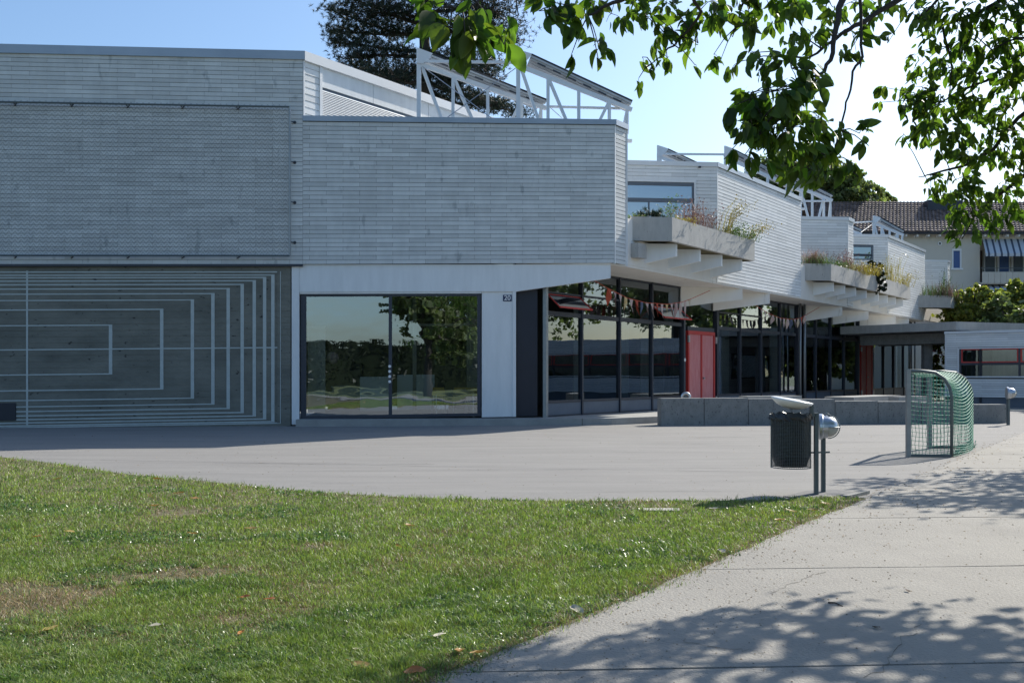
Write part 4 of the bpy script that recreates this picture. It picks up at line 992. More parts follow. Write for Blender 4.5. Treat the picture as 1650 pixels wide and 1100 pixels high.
# roof: tiled slope
zr_ = ze+.1; ridge_z = zat(326, YH+5.); ye, yr = YH-.7, YH+5.; ze0 = zat(374,ye)
slope = Vector((0, yr-ye, ridge_z-ze0)); sl_n = Vector((0, -slope.z, slope.y)).normalized()
mb = MB(); mb.hexa([(hx0-.5,ye,ze0-.12),(hx1,ye,ze0-.12),(hx1,yr,ridge_z-.12),(hx0-.5,yr,ridge_z-.12),(hx0-.5,ye,ze0),(hx1,ye,ze0),(hx1,yr,ridge_z),(hx0-.5,yr,ridge_z)]); 
mb.hexa([(hx0-.5,yr,ridge_z-.12),(hx1,yr,ridge_z-.12),(hx1,yr+6,ze0-.12),(hx0-.5,yr+6,ze0-.12),(hx0-.5,yr,ridge_z),(hx1,yr,ridge_z),(hx1,yr+6,ze0),(hx0-.5,yr+6,ze0)])
rf = mb.build('roof', M['roof'], house)
rows_, tw = 15, .30; ncol = int((hx1-hx0)/tw)
V, F = [], []
for r in range(rows_):
    for c in range(ncol):
        x0 = hx0-.5+c*tw+(tw/2 if r%2 else 0); p0, p1 = r/rows_, (r+1.15)/rows_
        if p1 > 1: p1 = 1
        ym0, zm0 = ye+slope.y*p0, ze0+slope.z*p0; ym1, zm1 = ye+slope.y*p1, ze0+slope.z*p1
        b = len(V)
        for (yy, zz, hgt) in ((ym0,zm0,.10),(ym1,zm1,.015)):
            for (xx, h_) in ((0,.0),(.07,.06),(.14,.075),(.21,.05),(.285,.0)):
                V.append((x0+xx, yy+sl_n.y*(h_+hgt), zz+sl_n.z*(h_+hgt)))
        V += [(x0,ym0+sl_n.y*.002,zm0+sl_n.z*.002),(x0+.285,ym0+sl_n.y*.002,zm0+sl_n.z*.002)]
        F += [(b+i,b+i+1,b+i+6,b+i+5) for i in range(4)]; F.append((b+10,b+11,b+4,b+3,b+2,b+1,b))
mb = MB(); mb.v = V; mb.f = F; mb.build('roof_tiles', M['roof'], rf, kind='stuff')
mb = MB(); mb.box(hx0-.6, hx1, ye-.14, ye, ze0-.16, ze0-.02); mb.build('gutter', M['dark'], house)
mb = MB(); x = hx0+1.5
while x < hx1: mb.box(x-.06, x+.06, ye+.02, YH-.001, ze0-.34, ze0-.16); x += .9
mb.build('rafter_ends', M['signw'], house, kind='stuff')
mb = MB(); mb.box(hpx(1522), hpx(1580), YH+3.2, YH+4.2, ridge_z-1.1, zat(322,YH+3.2)); mb.build('chimney', M['frame'], rf)
# awnings, balconies
def awning(z_top, z_bot, x0, x1, proj=1.3):
    n = int((x1-x0)/.17)
    for c, m in ((0,'awn_w'),(1,'awn_g')):
        mb = MB()
        for i in range(n):
            if (i % 3 == 1) != bool(c): continue
            a, b = x0+.17*i, x0+.17*(i+1)
            mb.add([(a,YH-.02,z_top),(b,YH-.02,z_top),(b-.35,YH-proj,z_bot),(a-.35,YH-proj,z_bot),(b-.35,YH-proj,z_bot-.22-.04*(i%2)),(a-.35,YH-proj,z_bot-.22-.04*((i+1)%2))], [(0,3,2,1),(3,5,4,2)])
        mb.build('awning_stripes' if c else 'awning_cloth', M[m], house)
awning(zat(385,YH), zat(408,YH-1.3), hpx(1583), hx1); awning(zat(459,YH), zat(466,YH-1.3), hpx(1583), hx1)
mb = MB(); mb.box(hpx(1573), hx1, YH-.9, YH-.0, zat(457,YH)-.1, zat(457,YH)+.04); mb.build('balcony_slab', M['beige'], house)
x = hpx(1574); 
while x < hx1:
    mb = MB(); mb.box(x, x+.46, YH-.95, YH-.9, zat(456,YH-.9), zat(438,YH-.9)); mb.build('balcony_panel', M['beige'], house); x += .485
mb = MB(); mb.tube([(hpx(1572),YH-.95,zat(434,YH)),(hx1,YH-.95,zat(434,YH))], .025, 5); mb.build('balcony_rail', M['steel'], house)
mb = MB(); mb.box(hpx(1580), hpx(1597), YH+1.5, YH+1.59, zat(452,YH), zat(400,YH)); mb.build('balcony_door', mat('brown_door', (.07,.035,.025), .5), house)
for i in range(5):
    x = hpx(1599)+i*1.15; mb = MB(); mb.box(x, x+1.0, YH+1.45, YH+1.59, zat(452,YH), zat(400,YH)); wf = mb.build('balcony_window', M['signw'], house)
    mb = MB(); mb.box(x+.12, x+.88, YH+1.40, YH+1.448, zat(450,YH), zat(408,YH)); mb.build('pane', M['bluewin' if i%2 else 'frame2'], wf)

# ================================================================== vegetation
def rand_rot(n):
    q = rng.normal(size=(n,4)); q /= np.linalg.norm(q,axis=1)[:,None]; w_,x,y,z = q.T
    return np.stack([1-2*(y*y+z*z),2*(x*y-z*w_),2*(x*z+y*w_),2*(x*y+z*w_),1-2*(x*x+z*z),2*(y*z-x*w_),2*(x*z-y*w_),2*(y*z+x*w_),1-2*(x*x+y*y)],1).reshape(n,3,3)
QUADL = np.array([(0,-.5,0),(.42,-.05,.06),(0,.5,0),(-.42,-.05,.06)])
def leaf_cloud(name, P, size, m, parent, jitter=.35):
    n = len(P); Rm = rand_rot(n); s = size*(1+jitter*rng.uniform(-1,1,n))
    V = np.einsum('nij,kj->nki', Rm, QUADL)*s[:,None,None]+P[:,None,:]
    F = (np.arange(n)*4)[:,None]+np.arange(4)[None,:]
    return np_mesh(name, V, F, m, parent, kind='stuff')
def blob_points(blobs, n, shell=.55):
    w_ = np.array([b[3]*b[4]*b[5] for b in blobs])**.72; w_ /= w_.sum(); out = []
    for b, k in zip(blobs, rng.multinomial(n, w_)):
        # clumpy: points gather on small sub-clumps near the surface
        nc = max(6, k//34); d = rng.normal(size=(nc,3)); d /= np.linalg.norm(d,axis=1)[:,None]; r = shell+(1-shell)*rng.random(nc)
        cc_ = d*r[:,None]; idx = rng.integers(0,nc,k); p = cc_[idx]+rng.normal(size=(k,3))*.10
        out.append(p*np.array(b[3:6])+np.array(b[:3]))
    return np.concatenate(out)
def tree(name, base, blobs, n, leaf, m, label, cat, trunk_h, trunk_r, group=None, limbs=6, shell=.55):
    t = empty(name, base, label, cat, group); base = Vector(base)
    mb = MB(); mb.tube([base+Vector((0,0,-.1)), base+Vector((.05*trunk_h*.3,0,trunk_h*.5)), base+Vector((0,.02,trunk_h))], [trunk_r*1.3,trunk_r,trunk_r*.6], 9); tr_ = mb.build('trunk', M['bark'], t, smooth=True)
    for b in blobs[:limbs]:
        c = Vector(b[:3]); s = base+Vector((0,0,trunk_h*random.uniform(.55,.98))); mid = s.lerp(c,.5)+Vector((0,0,-.1*(c-s).length))
        mb = MB(); mb.tube([s,mid,c,c+(c-mid)*.12], [trunk_r*.5,trunk_r*.35,trunk_r*.2,trunk_r*.06], 6); mb.build('limb', M['bark'], t, smooth=True)
    leaf_cloud('crown', blob_points(blobs, n, shell), leaf, m, t)
    return t
def around(c, R_, Z_, k, r, spread=.7):
    out = []
    for i in range(k):
        a = 2*math.pi*i/k+random.uniform(-.4,.4); rr = R_*spread*random.uniform(.5,1); out.append((c[0]+math.cos(a)*rr, c[1]+math.sin(a)*rr, c[2]+Z_*random.uniform(-.75,.85), r*random.uniform(.8,1.2), r*random.uniform(.8,1.2), r*random.uniform(.6,.95)))
    return out
# pine behind the roof
YP = 58.
tp_ = U(688, 603, YP); tp_.z = 0
pine = empty('pine_tree', tp_, 'tall dark pine with layered boughs behind the roof of the gym', 'tree')
mb = MB(); mb.tube([tp_, (tp_.x-.05,YP,10), U(687,150,YP), U(684,60,YP), U(690,-60,YP), U(690,-160,YP)], [.55,.5,.36,.3,.2,.06], 9); mb.build('trunk', M['bark'], pine, smooth=True)
boughs = [  # px tip, py tip, root py, thickness
 ((530,15),(610,45),(688,60),14),((537,50),(600,55),(688,52),12),((536,68),(600,75),(688,82),12),((560,95),(620,88),(688,90),16),((575,110),(640,120),(688,110),20),((590,118),(650,132),(688,128),16),
 ((640,128),(660,135),(688,120),12),((556,-8),(620,20),(688,40),22),((600,-30),(640,-10),(688,10),26),((600,20),(650,22),(688,30),18),
 ((845,185),(770,165),(688,110),14),((800,105),(740,100),(688,80),16),((790,120),(740,130),(688,115),18),((775,160),(730,150),(688,130),12),((810,165),(750,170),(688,150),12),((820,60),(760,50),(688,50),26),((800,20),(760,10),(688,20),28),((720,130),(700,110),(688,100),18),
 ((850,-20),(780,-30),(688,-10),28),((580,-60),(640,-50),(688,-30),26),((800,-80),(740,-80),(688,-60),26),((700,175),(720,160),(688,140),9),((745,186),(722,172),(688,160),9)]
tuftP = []; mbb = MB()
for (tipb, midb, rootb, th) in boughs:
    dy = random.uniform(-2.2,2.2)
    A_, B_, C_ = U(*rootb,YP), U(*midb,YP+dy*.5), U(*tipb,YP+dy)
    mid2 = B_+Vector((0,0,.12)); mbx = MB(); mbx.tube([A_,A_.lerp(B_,.5)-Vector((0,0,.1)),B_,C_], [.14,.10,.07,.03], 5); mbx.build('bough', M['bark'], pine)
    L_ = (C_-A_).length; k = int(85*L_*th/16)
    for i in range(k):
        t = random.random()**.75; t = .12+.9*t; p = A_.lerp(B_, t*2) if t < .5 else B_.lerp(C_, t*2-1)
        r = th/FPX*YP*(.35+1.1*math.sin(min(t,1)*2.6)); off = Vector((random.gauss(0,.8)*r, random.gauss(0,1.3)*r, random.gauss(.10,.22)*r))
        tuftP.append(p+off)
        if i % 5 == 0: mbb.tube([p, p+off], [.025,.012], 3, cap=False)
mbb.build('twigs', M['bark'], pine, kind='stuff')
TP = np.array([tuple(p) for p in tuftP]); nT = len(TP); nn = 16
d = rng.normal(size=(nT,nn,3)); d[:,:,2] += .45; d /= np.linalg.norm(d,axis=2)[:,:,None]; ll = rng.uniform(.12,.27,(nT,nn,1))
side = np.cross(d, rng.normal(size=(nT,nn,3))); side /= np.linalg.norm(side,axis=2)[:,:,None]
b0 = TP[:,None,:]+d*.02; V = np.stack([b0-side*.017, b0+side*.017, b0+d*ll+side*.004], 2)
np_mesh('needles', V, (np.arange(nT*nn)*3)[:,None]+np.arange(3), M['pine'], pine, kind='stuff')

# trees beyond the school
def ub(px, py, Y, rx, rz, ry=None): c = U(px,py,Y); k = Y/FPX; return (c.x,c.y,c.z,rx*k,(ry or rx)*k,rz*k)
YD = 88.
tree('broad_tree', (U(1300,603,YD).x,YD,0), [ub(1250,285,YD,45,35),ub(1290,265,YD,48,32),ub(1330,285,YD,50,34),ub(1375,305,YD,42,26),ub(1300,310,YD,60,40),ub(1220,320,YD,50,40),ub(1405,318,YD,28,16),ub(1350,330,YD,60,30),ub(1240,360,YD,60,50)], 26000, .34, M['tree'], 'broad leafy tree rising behind the solar trusses of the second box', 'tree', 9, .4)
tree('broad_tree', (U(1425,603,96).x,96,0), [ub(1415,322,96,22,14),ub(1432,326,96,16,10),ub(1400,335,96,26,16)], 3500, .34, M['tree'], 'low green treetop just left of where the brown roof ridge starts', 'tree', 10, .3)
YB2 = 62.
tree('garden_maple', (U(1580,603,YB2).x,YB2,0), [ub(1545,487,YB2,26,20),ub(1570,478,YB2,26,18),ub(1600,486,YB2,32,22),ub(1640,480,YB2,30,26),ub(1560,508,YB2,44,20),ub(1620,508,YB2,50,22),ub(1665,500,YB2,30,30),ub(1535,505,YB2,18,22),ub(1636,466,YB2,14,12)], 15000, .23, M['bush'], 'sunlit bushy maple above the pavilion canopy', 'tree', 4, .16)
YF = 55.
fs = tree('flowering_shrub', (U(1512,603,YF).x,YF,0), [ub(1512,560,YF,16,18),ub(1508,585,YF,18,18),ub(1516,610,YF,18,20),ub(1504,625,YF,16,18)], 2600, .13, M['bush'], 'tall green shrub with small pink flowers left of the pavilion', 'shrub', 2, .05, shell=.3)
P_ = blob_points([ub(1512,560,YF-.6,16,18),ub(1508,585,YF-.6,18,18),ub(1516,605,YF-.6,18,20)], 22); leaf_cloud('flowers', P_, .16, M['pink'], fs)
# greenery out of frame on the right and behind the camera, seen mirrored in the glass
k = 0
for (x, y, h, r, lab) in ((37,31,12,5,'round leafy tree at the yard edge right of the pavilion'),(43,41,14,6,'taller leafy tree right of the pavilion'),(36,52,13,4.6,'leafy tree close behind the pavilion'),(60,50,16,7,'broad leafy tree furthest right of the pavilion'),(45,57,14,6.5,'dense leafy tree behind the leafy tree close to the pavilion'),(58,66,17,8,'largest leafy tree in the far background right of the pavilion'),(30,21,8,3.6,'small leafy tree at the right of the path'),
                      (30.5,59,6.2,3.2,'low bushy tree behind the pavilion left of the taller ones'),(36,64,6.8,3.6,'low bushy tree furthest behind the pavilion'),
                      (9,-20,11,5.5,'broad tree on the lawn behind the viewpoint'),(3.5,-14,9,3.4,'slender tree on the lawn behind the viewpoint')):
    tree('leafy_tree', (x,y,0), around((x,y,h*.62), r, r*.8, 9, r*.52), 6500, .38, M['tree'], lab, 'tree', h*.6, .28)
for (x0, y0, x1, y1, lab) in ((-40,-46,0,-44,'long clipped dark hedge closing the lawn behind the viewpoint'),(0,-44,36,-34,'dark hedge continuing to the right behind the viewpoint'),(29,32,33,50,'clipped dark hedge along the yard right of the pavilion')):
    A_, B_ = Vector((x0,y0,0)), Vector((x1,y1,0)); hd = empty('hedge', (A_+B_)/2, lab, 'hedge')
    hh = 4.8 if y0 < 0 else 1.6; s = Seg(A_, (B_-A_), (B_-A_).length); mb = MB(); s.box(mb, 0, s.L, 0, hh-.3, -.6, 0); mb.build('stems', M['hedge'], hd)
    n = 9000; P_ = np.array([tuple(s.pt(random.uniform(0,s.L), random.uniform(-.8,.2), hh*random.random()**.7)) for _ in range(n)]); leaf_cloud('foliage', P_, .30, M['hedge'], hd)

# planter plants
def stalks(name, P, n, h, spread, m, label, cat, lean=(0,0), w=.012, curve=.3, heads=None, leaves=0, lm=None, group=None):
    t = empty(name, P, label, cat, group); P = Vector(P); mb = MB(); hp = []
    for i in range(n):
        b = P+Vector((random.gauss(0,spread*.45), random.gauss(0,spread*.3), 0)); hh = h*random.uniform(.5,1.05)
        d = Vector((random.gauss(lean[0],curve), random.gauss(lean[1],curve), 0))*hh
        q1 = b+d*.3+Vector((0,0,hh*.5)); q2 = b+d+Vector((0,0,hh*(1-.35*min(1,d.length/hh)))); s = Vector((random.uniform(-1,1),random.uniform(-1,1),0)).normalized()*w/2
        mb.add([b-s,b+s,q1+s*.8,q1-s*.8,q2], [(0,1,2,3),(3,2,4)]); hp += [q1.lerp(q2,random.random()) for _ in range(leaves)]+([q2]*heads if heads else [])
    mb.build('stems', m, t, kind='stuff')
    if hp and lm:
        A_ = np.array([tuple(p) for p in hp])+rng.normal(size=(len(hp),3))*.03; leaf_cloud('leaves', A_, .055 if leaves else .04, lm, t)
    return t
S1, F1, LL1, PZ1 = pl1
def onp(S, px, off=-.5, zt=0): a = S.s_px(px, off); return S.pt(a, off, zt)
z1p = PZ1-.1
ppt = onp(F1, 1050, -.45, z1p)
t = empty('dwarf_pine', ppt, 'dark green dwarf pine on the near corner of the first planter', 'plant'); 
P_ = blob_points([(ppt.x,ppt.y,ppt.z+.22,.42,.3,.22),(ppt.x-.3,ppt.y,ppt.z+.12,.3,.25,.15),(ppt.x+.2,ppt.y,ppt.z+.16,.3,.25,.2)], 1700, .4)
d = rng.normal(size=P_.shape); d[:,2] += .8; d /= np.linalg.norm(d,axis=1)[:,None]; sd2 = np.cross(d, rng.normal(size=d.shape)); sd2 /= np.linalg.norm(sd2,axis=1)[:,None]
V = np.stack([P_-sd2*.008,P_+sd2*.008,P_+d*.12],1); np_mesh('needles', V, (np.arange(len(P_))*3)[:,None]+np.arange(3), M['dgrn'], t, kind='stuff')
mb = MB(); mb.tube([ppt, ppt+Vector((.05,0,.25))], [.03,.015], 5); mb.build('stem', M['bark'], t)
stalks('low_plant', onp(F1,1024,-.35,z1p), 60, .28, .4, M['yel_pl'], 'small yellowish green cushion left of the dwarf pine', 'plant', leaves=3, lm=M['grn_pl'])
stalks('feathery_plant', onp(F1,1079,-.9,z1p), 26, .95, .22, M['grn_pl'], 'feathery light green plant against the upper window', 'plant', leaves=6, lm=M['grn_pl'], curve=.22)
stalks('yellow_cushion', onp(S1,1098,-.3,z1p), 90, .34, .5, M['yel_pl'], 'bright yellow cushion plant just right of the planter corner', 'plant', leaves=3, lm=M['yel_pl'])
stalks('dry_twigs', onp(S1,1112,-.6,z1p), 130, 1.35, .7, M['red_gr'], 'tall reddish leafless twigs in the middle of the first planter', 'plant', w=.014, curve=.28, leaves=2, lm=M['red_gr'])
stalks('dry_twigs', onp(S1,1134,-.5,z1p), 120, 1.05, .6, M['red_gr'], 'shorter pinkish dry stalks right of the tall reddish twigs', 'plant', w=.014, curve=.3, leaves=2, lm=M['red_gr'])
stalks('goldenrod', onp(S1,1168,-.4,z1p), 26, 1.9, .3, M['yel_pl'], 'tall yellow goldenrod leaning right over the planter', 'plant', lean=(.45,0), curve=.14, w=.02, leaves=9, lm=M['yel_pl'])
stalks('green_shrub', onp(S1,1180,-.35,z1p), 110, .75, .8, M['grn_pl'], 'grey green bushy plant at the foot of the goldenrod', 'plant', leaves=5, lm=M['grn_pl'], curve=.45)
stalks('green_shrub', onp(S1,1196,-.3,z1p), 90, .55, .7, M['grn_pl'], 'low green tangle near the right end of the first planter', 'plant', leaves=4, lm=M['grn_pl'], curve=.5)
stalks('goldenrod', onp(S1,1204,-.25,z1p), 26, 1.15, .3, M['yel_pl'], 'yellow flower sprays hanging past the right end of the planter', 'plant', lean=(.95,-.1), curve=.18, w=.02, leaves=9, lm=M['yel_pl'])
S2, F2, LL2, PZ2 = pl2; z2p = PZ2-.1
stalks('tufted_grass', onp(F2,1315,-.4,z2p), 420, .75, .75, M['grn_pl'], 'dense tufted grass with reddish tips on the second planter corner', 'plant', w=.014, curve=.42)
stalks('reddish_grass', onp(F2,1312,-.5,z2p+.1), 260, .95, .6, M['red_gr'], 'reddish plumes rising out of the tufted grass', 'plant', w=.014, curve=.36)
stalks('dry_twigs', onp(S2,1362,-.6,z2p), 170, 1.35, .7, M['red_gr'], 'reddish twigs in front of the far small window', 'plant', w=.016, curve=.26, leaves=2, lm=M['red_gr'])
stalks('green_shrub', onp(S2,1352,-.3,z2p), 90, .6, .7, M['grn_pl'], 'green leaves between the tufted grass and the reddish twigs', 'plant', leaves=4, lm=M['grn_pl'], curve=.4)
stalks('yellow_cushion', onp(S2,1385,-.15,z2p), 300, .75, 1.3, M['yel_pl'], 'yellow drooping plant spilling over the second planter', 'plant', w=.018, curve=.6, leaves=3, lm=M['yel_pl'])
t = empty('ivy', onp(S2,1417,.05,z2p), 'dark ivy hanging down over the middle of the second planter', 'plant')
c_ = onp(S2,1417,.08,z2p); leaf_cloud('foliage', blob_points([(c_.x,c_.y,c_.z-.25,.4,.3,.5),(c_.x-.1,c_.y,c_.z+.35,.5,.3,.4),(c_.x-.5,c_.y-.2,c_.z+.6,.35,.3,.35)], 1500, .3), .13, M['hedge'], t); mb = MB(); mb.tube([c_, c_-Vector((0,0,.7))], .02, 5); mb.build('stem', M['bark'], t)
stalks('dry_bush', onp(S2,1437,-.4,z2p), 60, 1.9, .5, M['yel_pl'], 'tall thin straw coloured stalks against the far lit wall', 'plant', w=.022, curve=.16, leaves=3, lm=M['yel_pl'])
stalks('dry_bush', onp(S2,1452,-.3,z2p), 90, 1.2, .7, M['yel_pl'], 'straw coloured stalks sprawling at the end of the second planter', 'plant', lean=(.5,0), w=.018, curve=.5, leaves=2, lm=M['yel_pl'])
S3, F3, LL3, PZ3 = pl3
stalks('tufted_grass', onp(F3,1512,-.4,PZ3-.1), 200, 1.1, 1.2, M['grn_pl'], 'pale green grass on the furthest planter', 'plant', w=.03, curve=.3)
stalks('dry_twigs', onp(F3,1520,-.3,PZ3-.1), 120, 1.2, .9, M['red_gr'], 'dry brown twigs on the furthest planter beside the maple', 'plant', w=.03, curve=.3)
stalks('green_shrub', onp(F3,1524,-.5,PZ3-.1), 26, 1.9, .35, M['grn_pl'], 'tall thin leafy stem on the furthest planter', 'plant', w=.03, curve=.12, leaves=9, lm=M['hedge'])

# ---- near broad-leaved tree whose branches hang into the picture
def leaf_mesh(n_len=5, name='leaf'):
    V, F = [], []; prof = [(0,0),(.12,.16),(.32,.27),(.55,.285),(.78,.19),(.92,.08),(1,0)]
    for (t, w_) in prof:
        bend = -.16*t*t; V += [(-w_, t, bend+.32*w_), (0, t, bend), (w_, t, bend+.32*w_)]
    for i in range(len(prof)-1):
        for k in (0,1): a = i*3+k; F.append((a,a+1,a+4,a+3))
    V += [(0,0,0),(0,-.22,.05),(.012,-.22,.05)]; b = len(V); F.append((b-3,b-2,b-1))
    return V, F
LV, LF = leaf_mesh()
lv_np = np.array(LV); 
nt_ = Vector((7.0,7.2,0))
ntree = empty('overhanging_tree', nt_, 'broad leaved tree whose leafy branches hang into the top right of the view', 'tree')
mb = MB(); mb.tube([nt_, nt_+Vector((.1,.1,1.6)), nt_+Vector((0,.3,3.2)), nt_+Vector((-.2,.5,5.2)), nt_+Vector((0,.6,7.2))], [.26,.2,.17,.12,.03], 12); mb.build('trunk', M['bark'], ntree, smooth=True)
fork = nt_+Vector((0,.3,3.2))
# (points px,py,Y)  radius start/end
B = {
 'A': [(1700,-120,6.9),(1500,-60,6.6),(1370,-40,6.3),(1356,0,6.2),(1347,40,6.1),(1343,87,6.05),(1327,114,6),(1303,130,5.95),(1270,150,5.9)],
 'B': [(1700,-130,7.2),(1500,-30,6.7),(1449,0,6.6),(1414,20,6.5),(1378,43,6.4),(1347,63,6.3),(1300,95,6.2),(1240,88,6.1)],
 'C': [(1500,-110,6.6),(1386,-30,6.4),(1386,0,6.3),(1388,35,6.3),(1390,93,6.2),(1374,114,6.2),(1366,158,6.2),(1360,185,6.2),(1347,236,6.2),(1330,270,6.2)],
 'D': [(1500,-140,6.6),(1250,-90,6.2),(1100,-40,6.2),(1000,0,6.3),(960,20,6.4),(935,30,6.4)],
 'E': [(1250,-90,6.2),(1000,-110,5.4),(860,-60,4.9),(790,-10,4.8),(745,15,4.75),(715,10,4.75)],
 'F': [(1100,-40,6.2),(1130,20,6.6),(1110,50,6.8),(1085,72,6.9),(1060,95,7),(1040,110,7)],
 'G': [(1750,-60,9),(1650,-20,9),(1580,20,9),(1520,40,9),(1535,110,9),(1528,160,9)],
 'H': [(1800,60,9.4),(1700,60,9.2),(1640,90,9.2),(1590,130,9.1),(1540,150,9.1),(1490,180,9)],
 'I': [(1800,120,9.6),(1680,160,9.3),(1640,190,9.2),(1600,240,9.1),(1560,265,9),(1500,282,8.9),(1480,285,8.9)],
 'J': [(1800,160,9.8),(1690,250,9.4),(1640,290,9.2),(1590,330,9.1),(1570,350,9.1),(1550,385,9)],
 'K': [(1750,-80,8.6),(1600,-50,8.6),(1520,-10,8.6),(1490,20,8.6),(1470,40,8.6)],
 'L': [(1700,60,8.8),(1640,60,8.8),(1600,80,8.7),(1560,50,8.7)],
 'N': [(1380,-60,6.5),(1250,-30,6.6),(1200,0,6.7),(1190,30,6.8),(1180,60,6.8)],
}
for kx, pts in B.items():
    P3 = [U(*p) for p in pts]; P3 = [fork.lerp(P3[0], .5)+Vector((0,0,.4))]+P3 if kx in 'ABDGHIJK' else P3
    if kx in 'ABDGHIJK': P3 = [fork]+P3
    # small wiggle
    Q = []
    for i in range(len(P3)-1):
        for k in range(3): Q.append(P3[i].lerp(P3[i+1], k/3)+Vector((random.uniform(-1,1),random.uniform(-1,1),random.uniform(-1,1)))*.008)
    Q.append(P3[-1]); r0 = .035 if kx in 'ABDGHIJK' else .014; rr = [max(.0035, r0*(1-i/len(Q))**.8) for i in range(len(Q))]
    if kx in 'AC': rr = [max(.006, r*1.0) for r in rr]
    mb = MB(); mb.tube(Q, rr, 6); mb.build('branch', M['bark'], ntree, smooth=True)
    B[kx] = P3
allpts = [q for P3 in B.values() for i in range(len(P3)-1) for q in (P3[i], P3[i].lerp(P3[i+1],.5))]
# leaf groups: px, py, rx, ry, n, Y, size
LG = [(1020,5,30,14,14,6.7,.11),(1080,8,30,14,14,6.8,.11),(1140,4,30,14,14,6.8,.11),(1265,2,30,12,12,6.6,.11),(1370,4,26,12,10,6.6,.10),(1440,4,22,12,10,7.5,.10),(880,2,30,10,10,6.1,.12),(950,4,26,12,10,6.4,.12),(1200,40,24,16,8,6.6,.11),(1310,60,24,20,12,6.2,.10),
      (725,45,42,40,20,4.75,.135),(770,28,45,32,18,4.8,.135),(812,72,22,26,5,4.75,.14),(750,60,26,28,9,4.7,.13),(835,25,28,24,7,5.0,.12),(690,25,14,30,6,4.9,.12),(700,8,22,14,7,4.9,.12),
      (868,18,28,30,9,6.2,.135),(905,22,26,30,9,6.3,.14),(935,35,28,42,12,6.4,.14),(965,75,22,22,9,6.4,.12),(985,22,30,26,12,6.6,.12),(922,85,16,16,3,6.4,.13),(965,100,14,14,2,6.4,.13),
      (1040,25,34,28,18,6.8,.12),(1060,55,30,26,14,6.9,.12),(1110,30,38,34,22,6.9,.12),(1125,70,26,26,13,6.9,.12),(1075,92,26,16,8,7,.10),(1035,92,14,12,3,7,.10),(1030,125,12,18,3,7,.10),(1050,112,14,12,3,7,.1),(1155,20,34,26,16,6.8,.12),(1150,88,18,18,6,6.9,.11),(1120,105,10,12,2,6.9,.11),(1160,100,10,12,2,6.9,.11),
      (1190,15,36,26,18,6.8,.12),(1240,10,40,24,20,6.7,.12),(1222,45,16,18,6,6.6,.13),(1290,15,36,28,20,6.5,.12),(1325,40,26,32,16,6.3,.11),(1275,55,26,28,14,6.4,.11),(1375,60,32,28,18,6.9,.11),(1400,30,30,24,13,7.2,.11),(1430,70,14,16,4,7.2,.1),(1365,90,18,18,8,6.8,.1),(1340,10,22,16,10,6.6,.11),(1410,5,30,14,10,7.0,.11),
      (1215,85,22,12,8,6.2,.10),(1190,100,18,22,6,6.2,.10),(1235,100,36,26,20,6.0,.11),(1275,110,42,32,34,5.9,.12),(1315,130,24,24,16,5.9,.12),(1250,145,46,36,42,5.9,.12),(1290,165,42,36,40,5.9,.12),(1210,150,26,28,14,5.9,.13),(1183,170,16,26,5,5.9,.14),(1230,190,40,34,34,5.9,.12),(1275,205,46,34,40,5.9,.12),(1320,190,24,26,14,6,.12),
      (1215,225,34,26,22,5.9,.12),(1180,240,14,22,4,5.9,.13),(1200,250,16,18,5,5.9,.13),(1260,235,40,24,26,6,.12),(1310,230,34,26,20,6.1,.12),(1352,200,24,24,11,6.2,.12),(1385,215,22,20,7,6.2,.12),(1400,235,14,22,3,6.2,.12),(1345,245,30,26,14,6.2,.12),(1232,262,16,26,5,6,.14),(1300,270,28,22,12,6.1,.13),(1340,275,28,22,9,6.2,.13),(1378,265,20,24,5,6.2,.13),(1315,292,18,18,4,6.1,.14),(1383,285,14,16,2,6.2,.14),(1290,245,24,20,10,6,.12),(1275,270,14,16,3,6,.13),
      (1480,20,26,24,14,8.6,.12),(1462,22,14,18,5,8.6,.12),(1510,15,30,22,20,8.7,.12),(1500,55,24,30,12,8.8,.115),(1545,20,36,26,32,8.8,.12),(1590,15,40,26,40,8.8,.12),(1635,20,36,30,40,8.9,.12),(1560,65,36,30,34,8.9,.12),(1610,70,40,34,46,9,.12),(1645,90,24,30,26,9,.12),(1480,85,24,14,8,8.9,.11),(1490,100,26,18,11,9,.11),(1530,110,36,26,28,9,.115),(1580,120,40,32,42,9,.12),(1630,130,34,34,36,9.1,.12),
      (1430,142,16,8,4,9,.12),(1450,150,14,12,4,9,.11),(1420,165,10,8,2,9,.12),(1485,140,28,16,14,9,.115),(1475,165,30,20,20,9,.12),(1450,175,16,16,7,9,.13),(1520,165,36,26,34,9,.12),(1570,170,36,30,36,9.1,.12),(1620,180,36,32,38,9.1,.12),(1500,205,36,26,32,9,.13),(1480,215,24,24,14,9,.13),(1545,215,36,26,32,9,.12),(1590,225,36,28,30,9.1,.12),(1635,230,26,30,24,9.1,.12),(1515,240,26,18,12,9,.12),(1455,220,8,16,2,9,.13),(1560,245,30,20,16,9,.11),(1610,255,34,22,18,9.1,.10),(1580,262,12,14,4,9,.12),(1645,265,20,20,12,9.1,.11),
      (1495,298,20,12,5,8.9,.11),(1515,288,16,14,9,8.9,.10),(1540,290,26,20,16,9,.10),(1570,285,26,18,14,9,.10),(1500,315,16,12,5,8.9,.1),(1520,322,22,18,14,9,.1),(1550,318,26,22,26,9,.1),(1580,310,28,22,22,9.1,.1),(1615,300,28,22,20,9.1,.11),(1640,320,22,26,14,9.1,.12),(1545,345,24,22,22,9,.1),(1560,340,26,24,22,9,.1),(1590,340,22,22,14,9.1,.1),(1545,375,16,20,10,9,.11),(1540,395,10,14,4,9,.12),(1566,370,14,20,6,9,.12),(1592,360,14,16,5,9.1,.12),(1620,345,20,20,8,9.1,.12)]
tw = MB(); leaves = []
